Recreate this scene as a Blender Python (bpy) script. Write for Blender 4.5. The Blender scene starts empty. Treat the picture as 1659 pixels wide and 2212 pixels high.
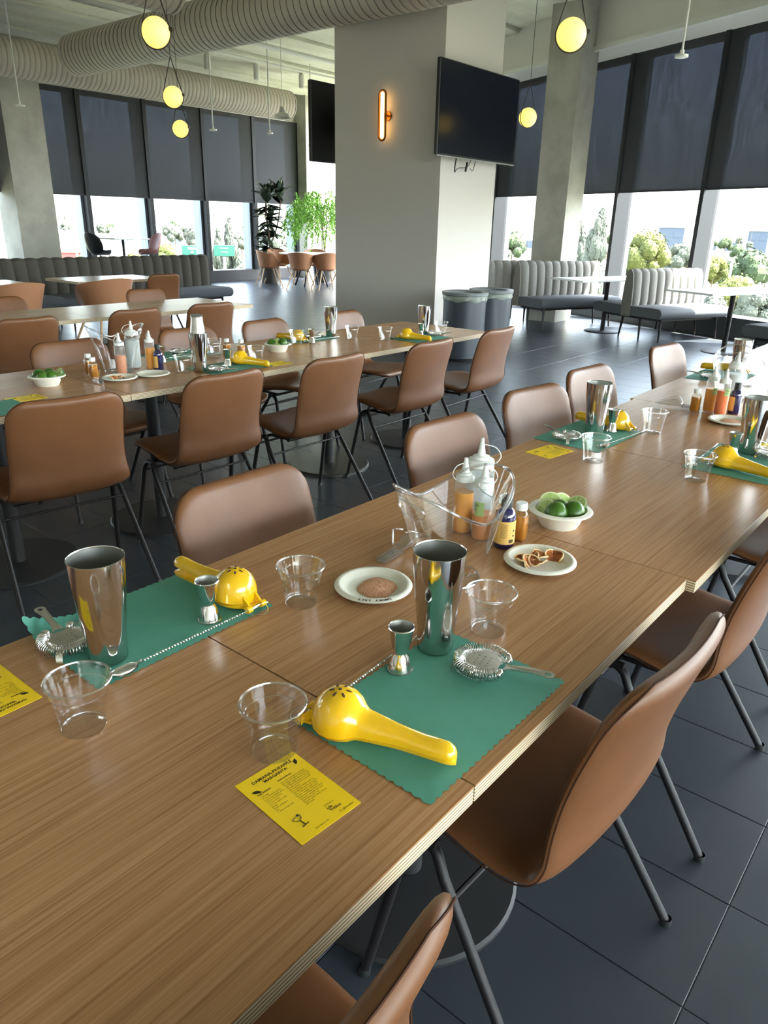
import bpy, math, random
from mathutils import Vector, Matrix, noise
random.seed(7)
PI=math.pi
S=bpy.context.scene; C=bpy.context.collection
# ------------------------------------------------------------------ camera
PITCH,ROLL,YAW=math.radians(21.505),math.radians(1.2016),math.radians(39.444)
CAM=Vector((0,0,1.42)); FPX=1580.4
_f=Vector((math.cos(YAW)*math.cos(PITCH),math.sin(YAW)*math.cos(PITCH),-math.sin(PITCH)))
_r=Vector((math.sin(YAW),-math.cos(YAW),0)); _u=_r.cross(_f)
RT=_r*math.cos(ROLL)+_u*math.sin(ROLL); UP=_u*math.cos(ROLL)-_r*math.sin(ROLL)
cd=bpy.data.cameras.new('camera'); cam=bpy.data.objects.new('camera',cd); C.objects.link(cam)
cam.matrix_world=Matrix(((RT.x,UP.x,-_f.x,CAM.x),(RT.y,UP.y,-_f.y,CAM.y),(RT.z,UP.z,-_f.z,CAM.z),(0,0,0,1)))
cd.sensor_fit='VERTICAL'; cd.sensor_height=36; cd.lens=FPX/2212*36; cd.clip_start=.02; cd.clip_end=3000
S.camera=cam
# ------------------------------------------------------------------ world, sun, exposure
w=bpy.data.worlds.new('world'); S.world=w; w.use_nodes=True
nt=w.node_tree; nt.nodes.clear()
sky=nt.nodes.new('ShaderNodeTexSky'); sky.sky_type='NISHITA'; sky.sun_disc=False
sky.sun_elevation=math.radians(58); sky.sun_rotation=math.radians(150); sky.dust_density=3.0; sky.air_density=1.0
bg=nt.nodes.new('ShaderNodeBackground'); out=nt.nodes.new('ShaderNodeOutputWorld')
bg.inputs[1].default_value=.42
hs=nt.nodes.new('ShaderNodeHueSaturation'); hs.inputs['Saturation'].default_value=.55; nt.links.new(sky.outputs[0],hs.inputs['Color']); nt.links.new(hs.outputs[0],bg.inputs[0]); nt.links.new(bg.outputs[0],out.inputs[0])
sd=bpy.data.lights.new('sun','SUN'); sd.energy=9; sd.angle=.009; sd.color=(1,.95,.86)
sun=bpy.data.objects.new('sun',sd); C.objects.link(sun)
tosun=Vector((.27,-.46,.85)).normalized(); sun.rotation_euler=tosun.to_track_quat('Z','Y').to_euler()
vs=S.view_settings; vs.view_transform='Standard'; vs.look='None'; vs.gamma=1; vs.use_curve_mapping=False
vs.exposure=3.1
# ------------------------------------------------------------------ frames of the building
A=math.radians(66.98); N=Vector((math.sin(A),-math.cos(A),0)); U=Vector((math.cos(A),math.sin(A),0))
def nu(n,u,z=0): return N*n+U*u+Vector((0,0,z))
CEIL=4.38; LW=15.4; RW=9.15
def ray(px,py): return _f+RT*((px-829.5)/FPX)-UP*((py-1106)/FPX)
def far(px,py,d): return CAM+ray(px,py)*d
# ------------------------------------------------------------------ materials
def lin(c):
    return tuple(((x/255)/12.92 if x/255<=.04045 else ((x/255+.055)/1.055)**2.4) for x in c)+(1,)
def mat(name,rgb=(200,200,200),rough=.5,metal=0,spec=.5,**k):
    m=bpy.data.materials.new(name); m.use_nodes=True; n=m.node_tree.nodes; L=m.node_tree.links
    b=n['Principled BSDF']; b.inputs['Base Color'].default_value=lin(rgb); b.inputs['Roughness'].default_value=rough
    b.inputs['Metallic'].default_value=metal; b.inputs['Specular IOR Level'].default_value=spec
    tc=n.new('ShaderNodeTexCoord'); mp=n.new('ShaderNodeMapping'); L.new(tc.outputs['Object'],mp.inputs[0])
    mp.inputs['Scale'].default_value=k.get('scale',(1,1,1))
    def noi(sc,det=4,ro=.6):
        t=n.new('ShaderNodeTexNoise'); t.inputs['Scale'].default_value=sc; t.inputs['Detail'].default_value=det; t.inputs['Roughness'].default_value=ro
        L.new(mp.outputs[0],t.inputs['Vector']); return t
    if 'rgb2' in k:
        t=noi(k.get('ns',8),k.get('det',4)); cr=n.new('ShaderNodeValToRGB')
        cr.color_ramp.elements[0].position=k.get('p0',.35); cr.color_ramp.elements[1].position=k.get('p1',.65)
        cr.color_ramp.elements[0].color=lin(rgb); cr.color_ramp.elements[1].color=lin(k['rgb2'])
        L.new(t.outputs['Fac'],cr.inputs[0]); L.new(cr.outputs[0],b.inputs['Base Color'])
    if 'bump' in k:
        t=noi(k.get('bs',30),k.get('bdet',3)); bp=n.new('ShaderNodeBump'); bp.inputs['Strength'].default_value=k['bump']; bp.inputs['Distance'].default_value=k.get('bd',.01)
        L.new(t.outputs['Fac'],bp.inputs['Height']); L.new(bp.outputs[0],b.inputs['Normal'])
    if 'emit' in k:
        b.inputs['Emission Color'].default_value=lin(k['emit']); b.inputs['Emission Strength'].default_value=k.get('es',1)
    if 'coat' in k: b.inputs['Coat Weight'].default_value=k['coat']; b.inputs['Coat Roughness'].default_value=.08
    if 'aniso' in k: b.inputs['Anisotropic'].default_value=k['aniso']
    return m
def thin(name,tint=(1,1,1),base=.04,gl=1.0,rough=.03,diff=0,dcol=(1,1,1)):
    m=bpy.data.materials.new(name); m.use_nodes=True; n=m.node_tree.nodes; L=m.node_tree.links; n.clear()
    o=n.new('ShaderNodeOutputMaterial'); tr=n.new('ShaderNodeBsdfTransparent'); tr.inputs[0].default_value=(*tint,1)
    g=n.new('ShaderNodeBsdfGlossy'); g.inputs['Roughness'].default_value=rough; g.inputs[0].default_value=(gl,gl,gl,1)
    lw=n.new('ShaderNodeLayerWeight'); lw.inputs[0].default_value=.5
    fr=n.new('ShaderNodeMath'); fr.operation='POWER'; fr.inputs[1].default_value=4.0; L.new(lw.outputs['Facing'],fr.inputs[0])
    ad=n.new('ShaderNodeMath'); ad.operation='ADD'; ad.inputs[1].default_value=base; ad.use_clamp=True; L.new(fr.outputs[0],ad.inputs[0])
    src=tr
    if diff:
        d=n.new('ShaderNodeBsdfDiffuse'); d.inputs[0].default_value=(*dcol,1); tl=n.new('ShaderNodeBsdfTranslucent'); tl.inputs[0].default_value=(*dcol,1)
        m1=n.new('ShaderNodeMixShader'); m1.inputs[0].default_value=.5; L.new(d.outputs[0],m1.inputs[1]); L.new(tl.outputs[0],m1.inputs[2])
        m2=n.new('ShaderNodeMixShader'); m2.inputs[0].default_value=diff; L.new(tr.outputs[0],m2.inputs[1]); L.new(m1.outputs[0],m2.inputs[2]); src=m2
    mx=n.new('ShaderNodeMixShader'); L.new(ad.outputs[0],mx.inputs[0]); L.new(src.outputs[0],mx.inputs[1]); L.new(g.outputs[0],mx.inputs[2])
    L.new(mx.outputs[0],o.inputs[0]); return m
def wood(name,c1,c2,c3,axis=0,rough=.25):
    m=mat(name,c1,rough); n=m.node_tree.nodes; L=m.node_tree.links; b=n['Principled BSDF']
    tc=n.new('ShaderNodeTexCoord'); mp=n.new('ShaderNodeMapping'); L.new(tc.outputs['Object'],mp.inputs[0])
    mp.inputs['Scale'].default_value=(1.0,74,74) if axis==0 else (60,60,2)
    t=n.new('ShaderNodeTexNoise'); t.inputs['Scale'].default_value=3.2; t.inputs['Detail'].default_value=5; t.inputs['Roughness'].default_value=.65; L.new(mp.outputs[0],t.inputs['Vector'])
    cr=n.new('ShaderNodeValToRGB'); e=cr.color_ramp.elements; e[0].position=.33; e[0].color=lin(c2); e[1].position=.68; e[1].color=lin(c3)
    x=e.new(.48); x.color=lin(c1); L.new(t.outputs['Fac'],cr.inputs[0])
    mp2=n.new('ShaderNodeMapping'); L.new(tc.outputs['Object'],mp2.inputs[0]); mp2.inputs['Scale'].default_value=(.7,5,5)
    t2=n.new('ShaderNodeTexNoise'); t2.inputs['Scale'].default_value=1.5; L.new(mp2.outputs[0],t2.inputs['Vector'])
    mr=n.new('ShaderNodeMapRange'); mr.inputs[3].default_value=.86; mr.inputs[4].default_value=1.12; L.new(t2.outputs['Fac'],mr.inputs[0])
    hs=n.new('ShaderNodeHueSaturation'); L.new(cr.outputs[0],hs.inputs['Color']); L.new(mr.outputs[0],hs.inputs['Value']); L.new(hs.outputs[0],b.inputs['Base Color'])
    bp=n.new('ShaderNodeBump'); bp.inputs['Strength'].default_value=.12; bp.inputs['Distance'].default_value=.001; L.new(t.outputs['Fac'],bp.inputs['Height']); L.new(bp.outputs[0],b.inputs['Normal'])
    return m
def ply(name):
    m=mat(name,(205,185,155),.6); n=m.node_tree.nodes; L=m.node_tree.links; b=n['Principled BSDF']
    tc=n.new('ShaderNodeTexCoord'); wv=n.new('ShaderNodeTexWave'); wv.bands_direction='Z'; wv.inputs['Scale'].default_value=58; wv.inputs['Distortion'].default_value=.6; wv.inputs['Detail'].default_value=1
    L.new(tc.outputs['Object'],wv.inputs[0]); cr=n.new('ShaderNodeValToRGB'); e=cr.color_ramp.elements
    e[0].color=lin((128,104,76)); e[0].position=.15; e[1].color=lin((214,196,166)); e[1].position=.55
    L.new(wv.outputs['Fac'],cr.inputs[0]); L.new(cr.outputs[0],b.inputs['Base Color']); return m
M=dict(
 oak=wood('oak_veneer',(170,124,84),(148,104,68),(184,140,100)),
 ply=ply('plywood_edge'), oaksheen=wood('oak_veneer_painted_sheen',(196,168,138),(176,146,114),(208,182,154)),  # second oak is lightened to imitate window reflection on the far tabletops
 leather=mat('tan_leather',(110,71,43),.42,spec=.36,rgb2=(103,66,39),ns=9,bump=.08,bs=420,bd=.0005),
 leatherpale=mat('tan_shell',(160,112,80),.5),
 seam=mat('leather_seam',(66,41,28),.7,spec=.1),
 blackmetal=mat('black_powder_coat',(26,23,25),.5,spec=.3,bump=.05,bs=300,bd=.0004),
 basemetal=mat('dark_table_base',(36,36,38),.5,spec=.35),
 brushed=mat('brushed_base',(92,92,88),.4,metal=.8),
 steel=mat('polished_steel',(205,203,200),.1,metal=1,aniso=.5,scale=(1,1,.02),bump=.03,bs=160,bd=.0004),
 steelin=mat('steel_inside',(186,186,180),.42,metal=1),
 chrome=mat('chrome',(215,213,210),.13,metal=1),
 mattesteel=mat('matte_steel',(205,200,192),.3,metal=.9),
 yellow=mat('yellow_enamel',(236,184,14),.2,spec=.6,coat=.6),
 slot=mat('dark_slot',(70,48,10),.6),
 paper=mat('green_placemat',(72,140,122),.62,rgb2=(84,152,134),ns=3,bump=.35,bs=9,bd=.012),
 card=mat('yellow_card',(250,208,20),.45),
 ink=mat('black_ink',(45,28,14),.6),
 plastic=thin('clear_plastic',(.95,.955,.96),.07),
 plasticrim=thin('clear_plastic_rim',(.93,.94,.95),.22,rough=.06),
 acryl=thin('clear_acrylic',(.97,.975,.985),.025),
 acrylrim=thin('acrylic_rim',(.86,.87,.9),.25,rough=.05),
 glass=thin('window_glass',(.93,.96,.95),.0,gl=.8,rough=0),
 hdpe=thin('translucent_bottle',(.96,.965,.97),.02,rough=.2,diff=.14,dcol=(.86,.88,.87)),
 hdpecap=mat('white_plastic_cap',(226,228,224),.4,spec=.4),
 juicey=mat('yellow_juice',(236,156,8),.3), juiceo=mat('orange_juice',(224,136,44),.3), juicep=mat('pink_juice',(205,132,92),.3),
 juiceO=mat('bright_orange_juice',(240,112,4),.3), milky=mat('cloudy_water',(206,214,212),.4),
 amber=mat('amber_liquid',(180,120,40),.2), honeyglass=thin('small_jar_glass',(.93,.9,.84),.06),
 cobalt=mat('cobalt_glass',(16,14,70),.06,spec=.8,coat=1), blackcap=mat('black_cap',(28,32,32),.45),
 kraft=mat('tan_label',(222,176,96),.6), sticker=mat('pale_green_sticker',(150,176,110),.6), white=mat('white_print',(240,240,236),.6),
 pulp=mat('white_pulp',(226,222,208),.62,bump=.1,bs=120,bd=.0006),
 salt=mat('pink_salt',(224,176,142),.7,rgb2=(198,134,98),ns=420,det=2,p0=.42,p1=.6,bump=.8,bs=500,bd=.002),
 limeskin=mat('lime_skin',(34,76,14),.33,rgb2=(66,104,26),ns=14,bump=.25,bs=90,bd=.0008),
 limeflesh=mat('lime_flesh',(150,178,92),.35,rgb2=(186,204,130),ns=60), pith=mat('lime_pith',(214,222,176),.5),
 dried=mat('dried_orange',(184,104,40),.6,rgb2=(120,60,28),ns=70,bump=.6,bs=60,bd=.002), rind=mat('dried_rind',(226,190,140),.6), driedark=mat('dark_dried_orange',(84,44,34),.6,rgb2=(196,160,130),ns=60),
 tile=mat('dark_floor_tile',(48,53,60),.33,spec=.5,rgb2=(55,60,67),ns=2.5,bump=.25,bs=5,bd=.006,scale=(1,1,1)),
 grout=mat('grout',(92,94,94),.8),
 plaster=mat('white_plaster',(214,212,205),.75), pillar=mat('painted_pillar',(200,195,189),.6),
 conc=mat('raw_concrete',(150,148,138),.75,rgb2=(172,170,160),ns=2.2,det=8,bump=.3,bs=14,bd=.01),
 ceil=mat('board_formed_concrete',(214,214,194),.85,rgb2=(232,232,216),ns=3,det=8,bump=1.0,bs=22,bd=.03,bdet=8,scale=(.35,1,1)),
 duct=mat('painted_duct',(186,178,164),.5), ductseam=mat('duct_seam',(120,116,108),.6),
 frame=mat('charcoal_mullion',(30,32,36),.6,spec=.3), mull=mat('grey_mullion',(120,128,138),.4,metal=.3),
 tv=mat('tv_screen',(10,12,20),.22,spec=.5), tvframe=mat('tv_bezel',(24,25,28),.35), tvsilver=mat('tv_lower_trim',(150,150,150),.35,metal=.6),
 fabric=mat('grey_bench_wool',(112,110,106),.9,rgb2=(124,122,118),ns=120,bump=.4,bs=400,bd=.001),
 fabdark=mat('charcoal_bench_wool',(70,67,62),.9,rgb2=(80,77,72),ns=120,bump=.4,bs=400,bd=.001),
 seatwool=mat('seat_wool',(84,88,94),.9), whitetop=mat('white_laminate',(222,224,226),.25), 
 bin=mat('dark_bin',(60,66,74),.35,spec=.5), binrim=mat('bin_rim',(110,116,118),.4), bag=thin('bin_liner',(.8,.85,.8),.1,rough=.3,diff=.6,dcol=(.62,.7,.6)),
 birch=mat('pale_oak_leg',(206,172,136),.5), blackshell=mat('black_shell',(28,30,32),.4), pinkshell=mat('dusty_pink_shell',(150,100,96),.5),
 globe=mat('glowing_globe',(255,240,170),.4,emit=(255,216,96),es=.17), glow2=mat('sconce_tube',(255,240,200),.4,emit=(255,196,110),es=.7),
 strap=mat('black_leather_strap',(30,26,24),.6), brass=mat('aged_brass',(150,98,50),.3,metal=.9), whitemetal=mat('white_metal',(216,216,210),.5),
 leafdark=mat('rubber_plant_leaf',(30,46,36),.3,rgb2=(44,58,42),ns=5), leafbright=mat('weeping_fig_leaf',(96,150,46),.45,rgb2=(136,186,70),ns=6), bark=mat('bark',(96,80,62),.8), pot=mat('planter',(60,60,60),.6),
 tree1=mat('yellow_green_foliage',(60,66,20),.9,rgb2=(84,86,30),ns=1.2), tree2=mat('green_foliage',(36,52,28),.9,rgb2=(56,68,36),ns=1.2), tree3=mat('haze_tinted_foliage',(60,66,56),.9,rgb2=(80,84,72),ns=1.0),  # third foliage has distance haze mixed into its leaf colour
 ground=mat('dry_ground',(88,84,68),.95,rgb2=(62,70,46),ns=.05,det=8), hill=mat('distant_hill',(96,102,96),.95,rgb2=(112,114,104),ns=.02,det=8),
 road=mat('freeway',(90,90,90),.8), bld=mat('pale_building',(140,140,138),.8), bldblue=mat('blue_glass_building',(72,80,92),.5,spec=.2), sign=mat('green_road_sign',(0,66,52),.5), roofred=mat('red_awning',(150,70,66),.8), carw=mat('white_car_paint',(220,220,222),.3),
 curb=mat('window_curb',(46,50,54),.5),
)
def blindmat():
    m=bpy.data.materials.new('solar_shade_fabric'); m.use_nodes=True; n=m.node_tree.nodes; L=m.node_tree.links; n.clear()
    o=n.new('ShaderNodeOutputMaterial'); tr=n.new('ShaderNodeBsdfTransparent'); tr.inputs[0].default_value=(.82,.87,1,1)
    d=n.new('ShaderNodeBsdfDiffuse'); d.inputs[0].default_value=lin((66,67,68)); mx=n.new('ShaderNodeMixShader')
    tc=n.new('ShaderNodeTexCoord'); mp=n.new('ShaderNodeMapping'); mp.inputs['Scale'].default_value=(60,60,3); L.new(tc.outputs['Object'],mp.inputs[0])
    t=n.new('ShaderNodeTexNoise'); t.inputs['Scale'].default_value=1; t.inputs['Detail'].default_value=3; L.new(mp.outputs[0],t.inputs['Vector'])
    mr=n.new('ShaderNodeMapRange'); mr.inputs[1].default_value=.3; mr.inputs[2].default_value=.7; mr.inputs[3].default_value=.05; mr.inputs[4].default_value=.10; L.new(t.outputs['Fac'],mr.inputs[0])
    L.new(mr.outputs[0],mx.inputs[0]); L.new(d.outputs[0],mx.inputs[1]); L.new(tr.outputs[0],mx.inputs[2]); L.new(mx.outputs[0],o.inputs[0]); return m
M['blind']=blindmat()
# ------------------------------------------------------------------ mesh helpers
class MB:
    def __init__(s): s.v=[]; s.f=[]; s.m=[]
    def add(s,vs,fs,mi=0):
        b=len(s.v); s.v+=[tuple(v) for v in vs]; s.f+=[tuple(i+b for i in f) for f in fs]; s.m+=[mi]*len(fs); return s
    def box(s,x0,x1,y0,y1,z0,z1,mi=0):
        return s.add([(x,y,z) for x in (x0,x1) for y in (y0,y1) for z in (z0,z1)],[(0,1,3,2),(4,6,7,5),(0,4,5,1),(2,3,7,6),(0,2,6,4),(1,5,7,3)],mi)
    def obox(s,o,a,b,c,mi=0):   # oriented box: origin + three edge vectors
        o,a,b,c=map(Vector,(o,a,b,c)); P=[o+a*i+b*j+c*k for i in (0,1) for j in (0,1) for k in (0,1)]
        return s.add(P,[(0,1,3,2),(4,6,7,5),(0,4,5,1),(2,3,7,6),(0,2,6,4),(1,5,7,3)],mi)
    def cbox(s,x0,x1,y0,y1,z0,z1,b,mi=0): # box with chamfered edges (rounded slab)
        P=[]
        for z,i in ((z0,b),(z0+b,0),(z1-b,0),(z1,b)):
            P+=[(x0+i+b,y0+i,z),(x1-i-b,y0+i,z),(x1-i,y0+i+b,z),(x1-i,y1-i-b,z),(x1-i-b,y1-i,z),(x0+i+b,y1-i,z),(x0+i,y1-i-b,z),(x0+i,y0+i+b,z)]
        F=[(7,6,5,4,3,2,1,0),(24,25,26,27,28,29,30,31)]
        for r in range(3):
            for k in range(8): F.append((r*8+k,r*8+(k+1)%8,r*8+8+(k+1)%8,r*8+8+k))
        return s.add(P,F,mi)
    def grid(s,rows,closed=False,capa=False,capb=False,mi=0):
        n=len(rows[0]); P=[p for r in rows for p in r]; F=[]
        for i in range(len(rows)-1):
            for j in range(n if closed else n-1):
                k=(j+1)%n; F.append((i*n+j,i*n+k,(i+1)*n+k,(i+1)*n+j))
        if capa: F.append(tuple(range(n))[::-1])
        if capb: F.append(tuple(range((len(rows)-1)*n,len(rows)*n)))
        return s.add(P,F,mi)
    def lathe(s,prof,seg=24,mi=0,cx=0,cy=0,capa=False,capb=False,fn=None):
        rows=[[(cx+r*math.cos(2*PI*k/seg),cy+r*math.sin(2*PI*k/seg),z) for k in range(seg)] for r,z in prof]
        if fn: rows=[[fn(Vector(p)) for p in r] for r in rows]
        return s.grid(rows,True,capa,capb,mi)
    def tube(s,path,r,seg=8,mi=0,closed=False,cap=True,twist=None,sq=False):
        P=[Vector(p) for p in path]; n=len(P); rows=[]; a=None
        for i,p in enumerate(P):
            t=(P[(i+1)%n]-P[i-1]) if closed else (P[min(i+1,n-1)]-P[max(i-1,0)]); t.normalize()
            if a is None: a=t.orthogonal().normalized()
            a=(a-t*a.dot(t)); a=a.normalized() if a.length>1e-6 else t.orthogonal().normalized()
            b=t.cross(a); rr=r[i] if isinstance(r,(list,tuple)) else r; tw=twist*i if twist else 0
            rows.append([p+(a*math.cos(2*PI*k/seg+tw)+b*math.sin(2*PI*k/seg+tw))*rr for k in range(seg)])
        if closed: rows.append(rows[0])
        return s.grid(rows,True,cap and not closed,cap and not closed,mi)
    def sphere(s,c,r,seg=16,rings=10,mi=0,sc=(1,1,1)):
        rows=[]
        for i in range(rings+1):
            a=PI*i/rings; a=min(max(a,.01),PI-.01)
            rows.append([(c[0]+r*sc[0]*math.sin(a)*math.cos(2*PI*k/seg),c[1]+r*sc[1]*math.sin(a)*math.sin(2*PI*k/seg),c[2]-r*sc[2]*math.cos(a)) for k in range(seg)])
        return s.grid(rows,True,True,True,mi)
    def mesh(s,name,mats,smooth=True,ang=40):
        me=bpy.data.meshes.new(name); me.from_pydata(s.v,[],s.f)
        for m in (mats if isinstance(mats,(list,tuple)) else [mats]): me.materials.append(m)
        me.polygons.foreach_set('material_index',s.m)
        if smooth:
            me.polygons.foreach_set('use_smooth',[True]*len(s.f))
            try: me.set_sharp_from_angle(angle=math.radians(ang))
            except Exception: pass
        me.update(); return me
    def build(s,name,mats,parent=None,loc=(0,0,0),rot=(0,0,0),smooth=True,ang=40):
        return ob(name,s.mesh(name,mats,smooth,ang),parent,loc,rot)
def ob(name,me,parent=None,loc=(0,0,0),rot=(0,0,0)):
    o=bpy.data.objects.new(name,me); C.objects.link(o); o.parent=parent; o.location=loc; o.rotation_euler=rot; return o
def tag(o,label,cat,group=None,kind=None):
    if label: o['label']=label
    if cat: o['category']=cat
    if group: o['group']=group
    if kind: o['kind']=kind
    return o
def thing(name,label,cat,loc=(0,0,0),rz=0,group=None):
    o=ob(name,None,None,loc,(0,0,rz)); o.empty_display_size=.05; return tag(o,label,cat,group)
def struct(o): o['kind']='structure'; return o
def dup(o,loc=None,rz=None,label=None,group=None,parent=None):
    c=o.copy(); C.objects.link(c); c.parent=parent
    if loc is not None: c.location=loc
    if rz is not None: c.rotation_euler=(0,0,rz)
    if label: c['label']=label
    if group: c['group']=group
    for ch in list(o.children): dup(ch,parent=c)
    return c
def crom(P,n):  # smooth curve through points (tuples of any length)
    Q=[P[0]]+list(P)+[P[-1]]; O=[]
    for i in range(1,len(Q)-2):
        for k in range(n):
            t=k/n; O.append(tuple(.5*((2*b)+(-a+c)*t+(2*a-5*b+4*c-d)*t*t+(-a+3*b-3*c+d)*t**3) for a,b,c,d in zip(Q[i-1],Q[i],Q[i+1],Q[i+2])))
    O.append(tuple(P[-1])); return O
def curvemesh(name,loops,th,m,bev=0):  # flat plate with holes
    cu=bpy.data.curves.new(name,'CURVE'); cu.dimensions='2D'; cu.fill_mode='BOTH'; cu.extrude=th/2; cu.bevel_depth=bev
    for l in loops:
        sp=cu.splines.new('POLY'); sp.points.add(len(l)-1); sp.use_cyclic_u=True
        for p,q in zip(sp.points,l): p.co=(q[0],q[1],0,1)
    o=bpy.data.objects.new('tmp',cu); C.objects.link(o); dg=bpy.context.evaluated_depsgraph_get()
    me=bpy.data.meshes.new_from_object(o.evaluated_get(dg)); me.name=name; bpy.data.objects.remove(o); me.materials.clear(); me.materials.append(m); return me
def textmesh(txt,size,m,align='LEFT',space=1.0,bold=0):
    cu=bpy.data.curves.new('text','FONT'); cu.body=txt; cu.size=size; cu.align_x=align; cu.resolution_u=2; cu.space_line=space; cu.offset=bold
    o=bpy.data.objects.new('tmp',cu); C.objects.link(o); dg=bpy.context.evaluated_depsgraph_get()
    me=bpy.data.meshes.new_from_object(o.evaluated_get(dg)); me.name='printed_text'; bpy.data.objects.remove(o); me.materials.clear(); me.materials.append(m); return me
def lprism(pts,z0,z1): # polygon prism
    n=len(pts); return [(x,y,z0) for x,y in pts]+[(x,y,z1) for x,y in pts],[tuple(range(n))[::-1],tuple(range(n,2*n))]+[(i,(i+1)%n,(i+1)%n+n,i+n) for i in range(n)]

# ================================================================== SETTING
# floor: grout slab with 12 x 24 tiles as parts
def nf(p): return p.dot(N)
RP=[(-6,-9),(6.44,-9),(16.95,15.75),(-6,15.75)]
def slab(z0,z1): v,f=lprism(RP,z0,z1); return MB().add(v,f)
floor=struct(slab(-.25,-.004).build('floor',M['grout'],smooth=False))
TX,TY,X0,Y0=.306,.61,1.146,.157
cand=[]
for i in range(-24,50):
    for j in range(-16,26):
        x,y=X0+i*TX,Y0+j*TY; c=Vector((x+TX/2,y+TY/2,0))
        if c.x>16.1 or c.x<-5.8 or c.y>15.2 or c.y<-8.8 or c.dot(N)>RW-.1: continue
        d=c-CAM; dep=d.dot(_f); px=829.5+FPX*d.dot(RT)/max(dep,.01); py=1106-FPX*d.dot(UP)/max(dep,.01)
        vis=dep>.2 and -120<px<1780 and 500<py<2400
        cand.append((0 if vis else 1,d.length,x,y))
cand.sort(); b=MB().cbox(.0012,TX-.0012,.0012,TY-.0012,-.01,0,.0012); tme=b.mesh('tile',M['tile'],False)
rest=MB()
for k,(v,d,x,y) in enumerate(cand):
    if k<300: ob('tile',tme,floor,(x,y,0))
    else: rest.box(x+.0015,x+TX-.0015,y+.0015,y+TY-.0015,-.006,0)
o=rest.build('tile_field',M['tile'],floor,smooth=False); o['kind']='stuff'
# ceiling: board-formed strips along X, joints recessed
b=slab(CEIL+.12,CEIL+.5); y=-9
k=0
while y<LW+.2:
    wd=.86; z=CEIL+(.0 if k%2 else .05); y1=min(y+wd-.02,LW+.3); xe=lambda q:(RW+.28+.3912*q)/.9203
    v,f=lprism([(-6,y+.02),(xe(y+.02),y+.02),(xe(y1),y1),(-6,y1)],z,CEIL+.35); b.add(v,f); k+=1; y+=wd
struct(b.build('ceiling',M['ceil'],smooth=False))
struct(MB().box(-6.2,-6,-9,LW+.4,0,CEIL+.3).build('wall_back',M['plaster'],smooth=False))
ws=struct(MB().box(-6,6.44,-9.2,-9,3.9,CEIL+.3).build('wall_side',M['plaster'],smooth=False))
MB().box(-6,6.44,-9.2,-9,0,.3).build('sill_curb',M['curb'],ws,smooth=False)
ms=MB().box(-.04,.04,-.1,.06,.3,3.9).mesh('mullion',M['frame'],False)
for k in range(8): ob('mullion',ms,ws,(-5.9+k*1.7,-9.05,0))
MB().box(-6,6.44,-9.12,-9.114,.3,3.9).build('window_pane',M['glass'],ws,smooth=False)
# left window wall (along X at y = LW)
wl=thing('wall_left',None,None); del_=None; wl['kind']='structure'
for k in ('label','category'):
    if k in wl: del wl[k]
MB().box(-6,15.8,LW-.02,LW+.5,3.78,CEIL+.3).build('header',M['plaster'],wl,smooth=False)
MB().box(-6,15.8,LW-.06,LW+.3,0,.26).build('sill_curb',M['curb'],wl,smooth=False)
b=MB(); b.box(-6,7.6,LW-1.2,LW-.06,0,.68); 
xm=[8.72+1.51*k for k in range(-9,5)]
mm=MB().box(-.045,.045,-.13,.12,.26,3.78).mesh('mullion',M['frame'],False)
mm2=MB().box(-.10,-.036,.02,.30,.26,3.78).mesh('mullion_side',M['mull'],False)
for x in xm: ob('mullion',mm,wl,(x,LW,0)); ob('mullion_fin',mm2,wl,(x,LW,0))
MB().box(-6,14.9,LW-.03,LW+.06,3.70,3.78).build('top_rail',M['frame'],wl,smooth=False)
win=0
for x in xm[:-1]:
    if x+1.51<4.0: 
        pass
    win+=1
    wo=struct(MB().box(x+.04,x+1.47,LW+.10,LW+.106,.26,3.78).build('window_%d'%win,M['glass'],smooth=False))
    bl=MB(); bl.box(x+.03,x+1.48,LW-.10,LW-.097,1.86,3.78); bl.box(x+.03,x+1.48,LW-.107,LW-.09,1.84,1.865,1)
    bl.build('roller_shade',[M['blind'],M['frame']],wo,smooth=False)
# right window wall (plane n = RW, runs along U)
wr=thing('wall_right',None,None); wr['kind']='structure'
HZ=4.09
def rb(n0,n1,u0,u1,z0,z1): return MB().obox(nu(n0,u0,z0),N*(n1-n0),U*(u1-u0),(0,0,z1-z0))
rb(8.32,RW+.3,-9,17.2,3.84,CEIL+.3).build('bulkhead',M['plaster'],wr,smooth=False)
rb(8.26,8.34,-9,17.2,3.80,3.86).build('bulkhead_trim',M['whitemetal'],wr,smooth=False)
rb(RW-.05,RW+.3,-9,17.2,0,.30).build('sill_curb',M['curb'],wr,smooth=False)
um=[6.20+1.665*k for k in range(-8,7)]
rm=rb(-.17,.14,-.035,.035,.3,HZ).mesh('mullion',M['frame'],False); rm2=rb(.03,.34,-.30,-.045,.3,HZ).mesh('mullion_side',M['mull'],False)
for u in um:
    ob('mullion',rm,wr,nu(RW,u)); ob('mullion_fin',rb(.05,.30,.045,.10,.3,HZ).mesh('mullion_side',M['mull'],False),wr,nu(RW,u))
for u in um[:-1]:
    win+=1
    wo=struct(rb(RW+.10,RW+.106,u+.05,u+1.62,.30,HZ).build('window_%d'%win,M['glass'],smooth=False))
    if 3.5<u<12.8:
        bl=rb(RW-.14,RW-.137,u+.02,u+1.645,1.96,HZ); bl.m=[0]*len(bl.f); bl.obox(nu(RW-.147,u+.04,1.94),N*.016,U*1.585,(0,0,.025),1)
        bl.build('roller_shade',[M['blind'],M['frame']],wo,smooth=False)
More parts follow.
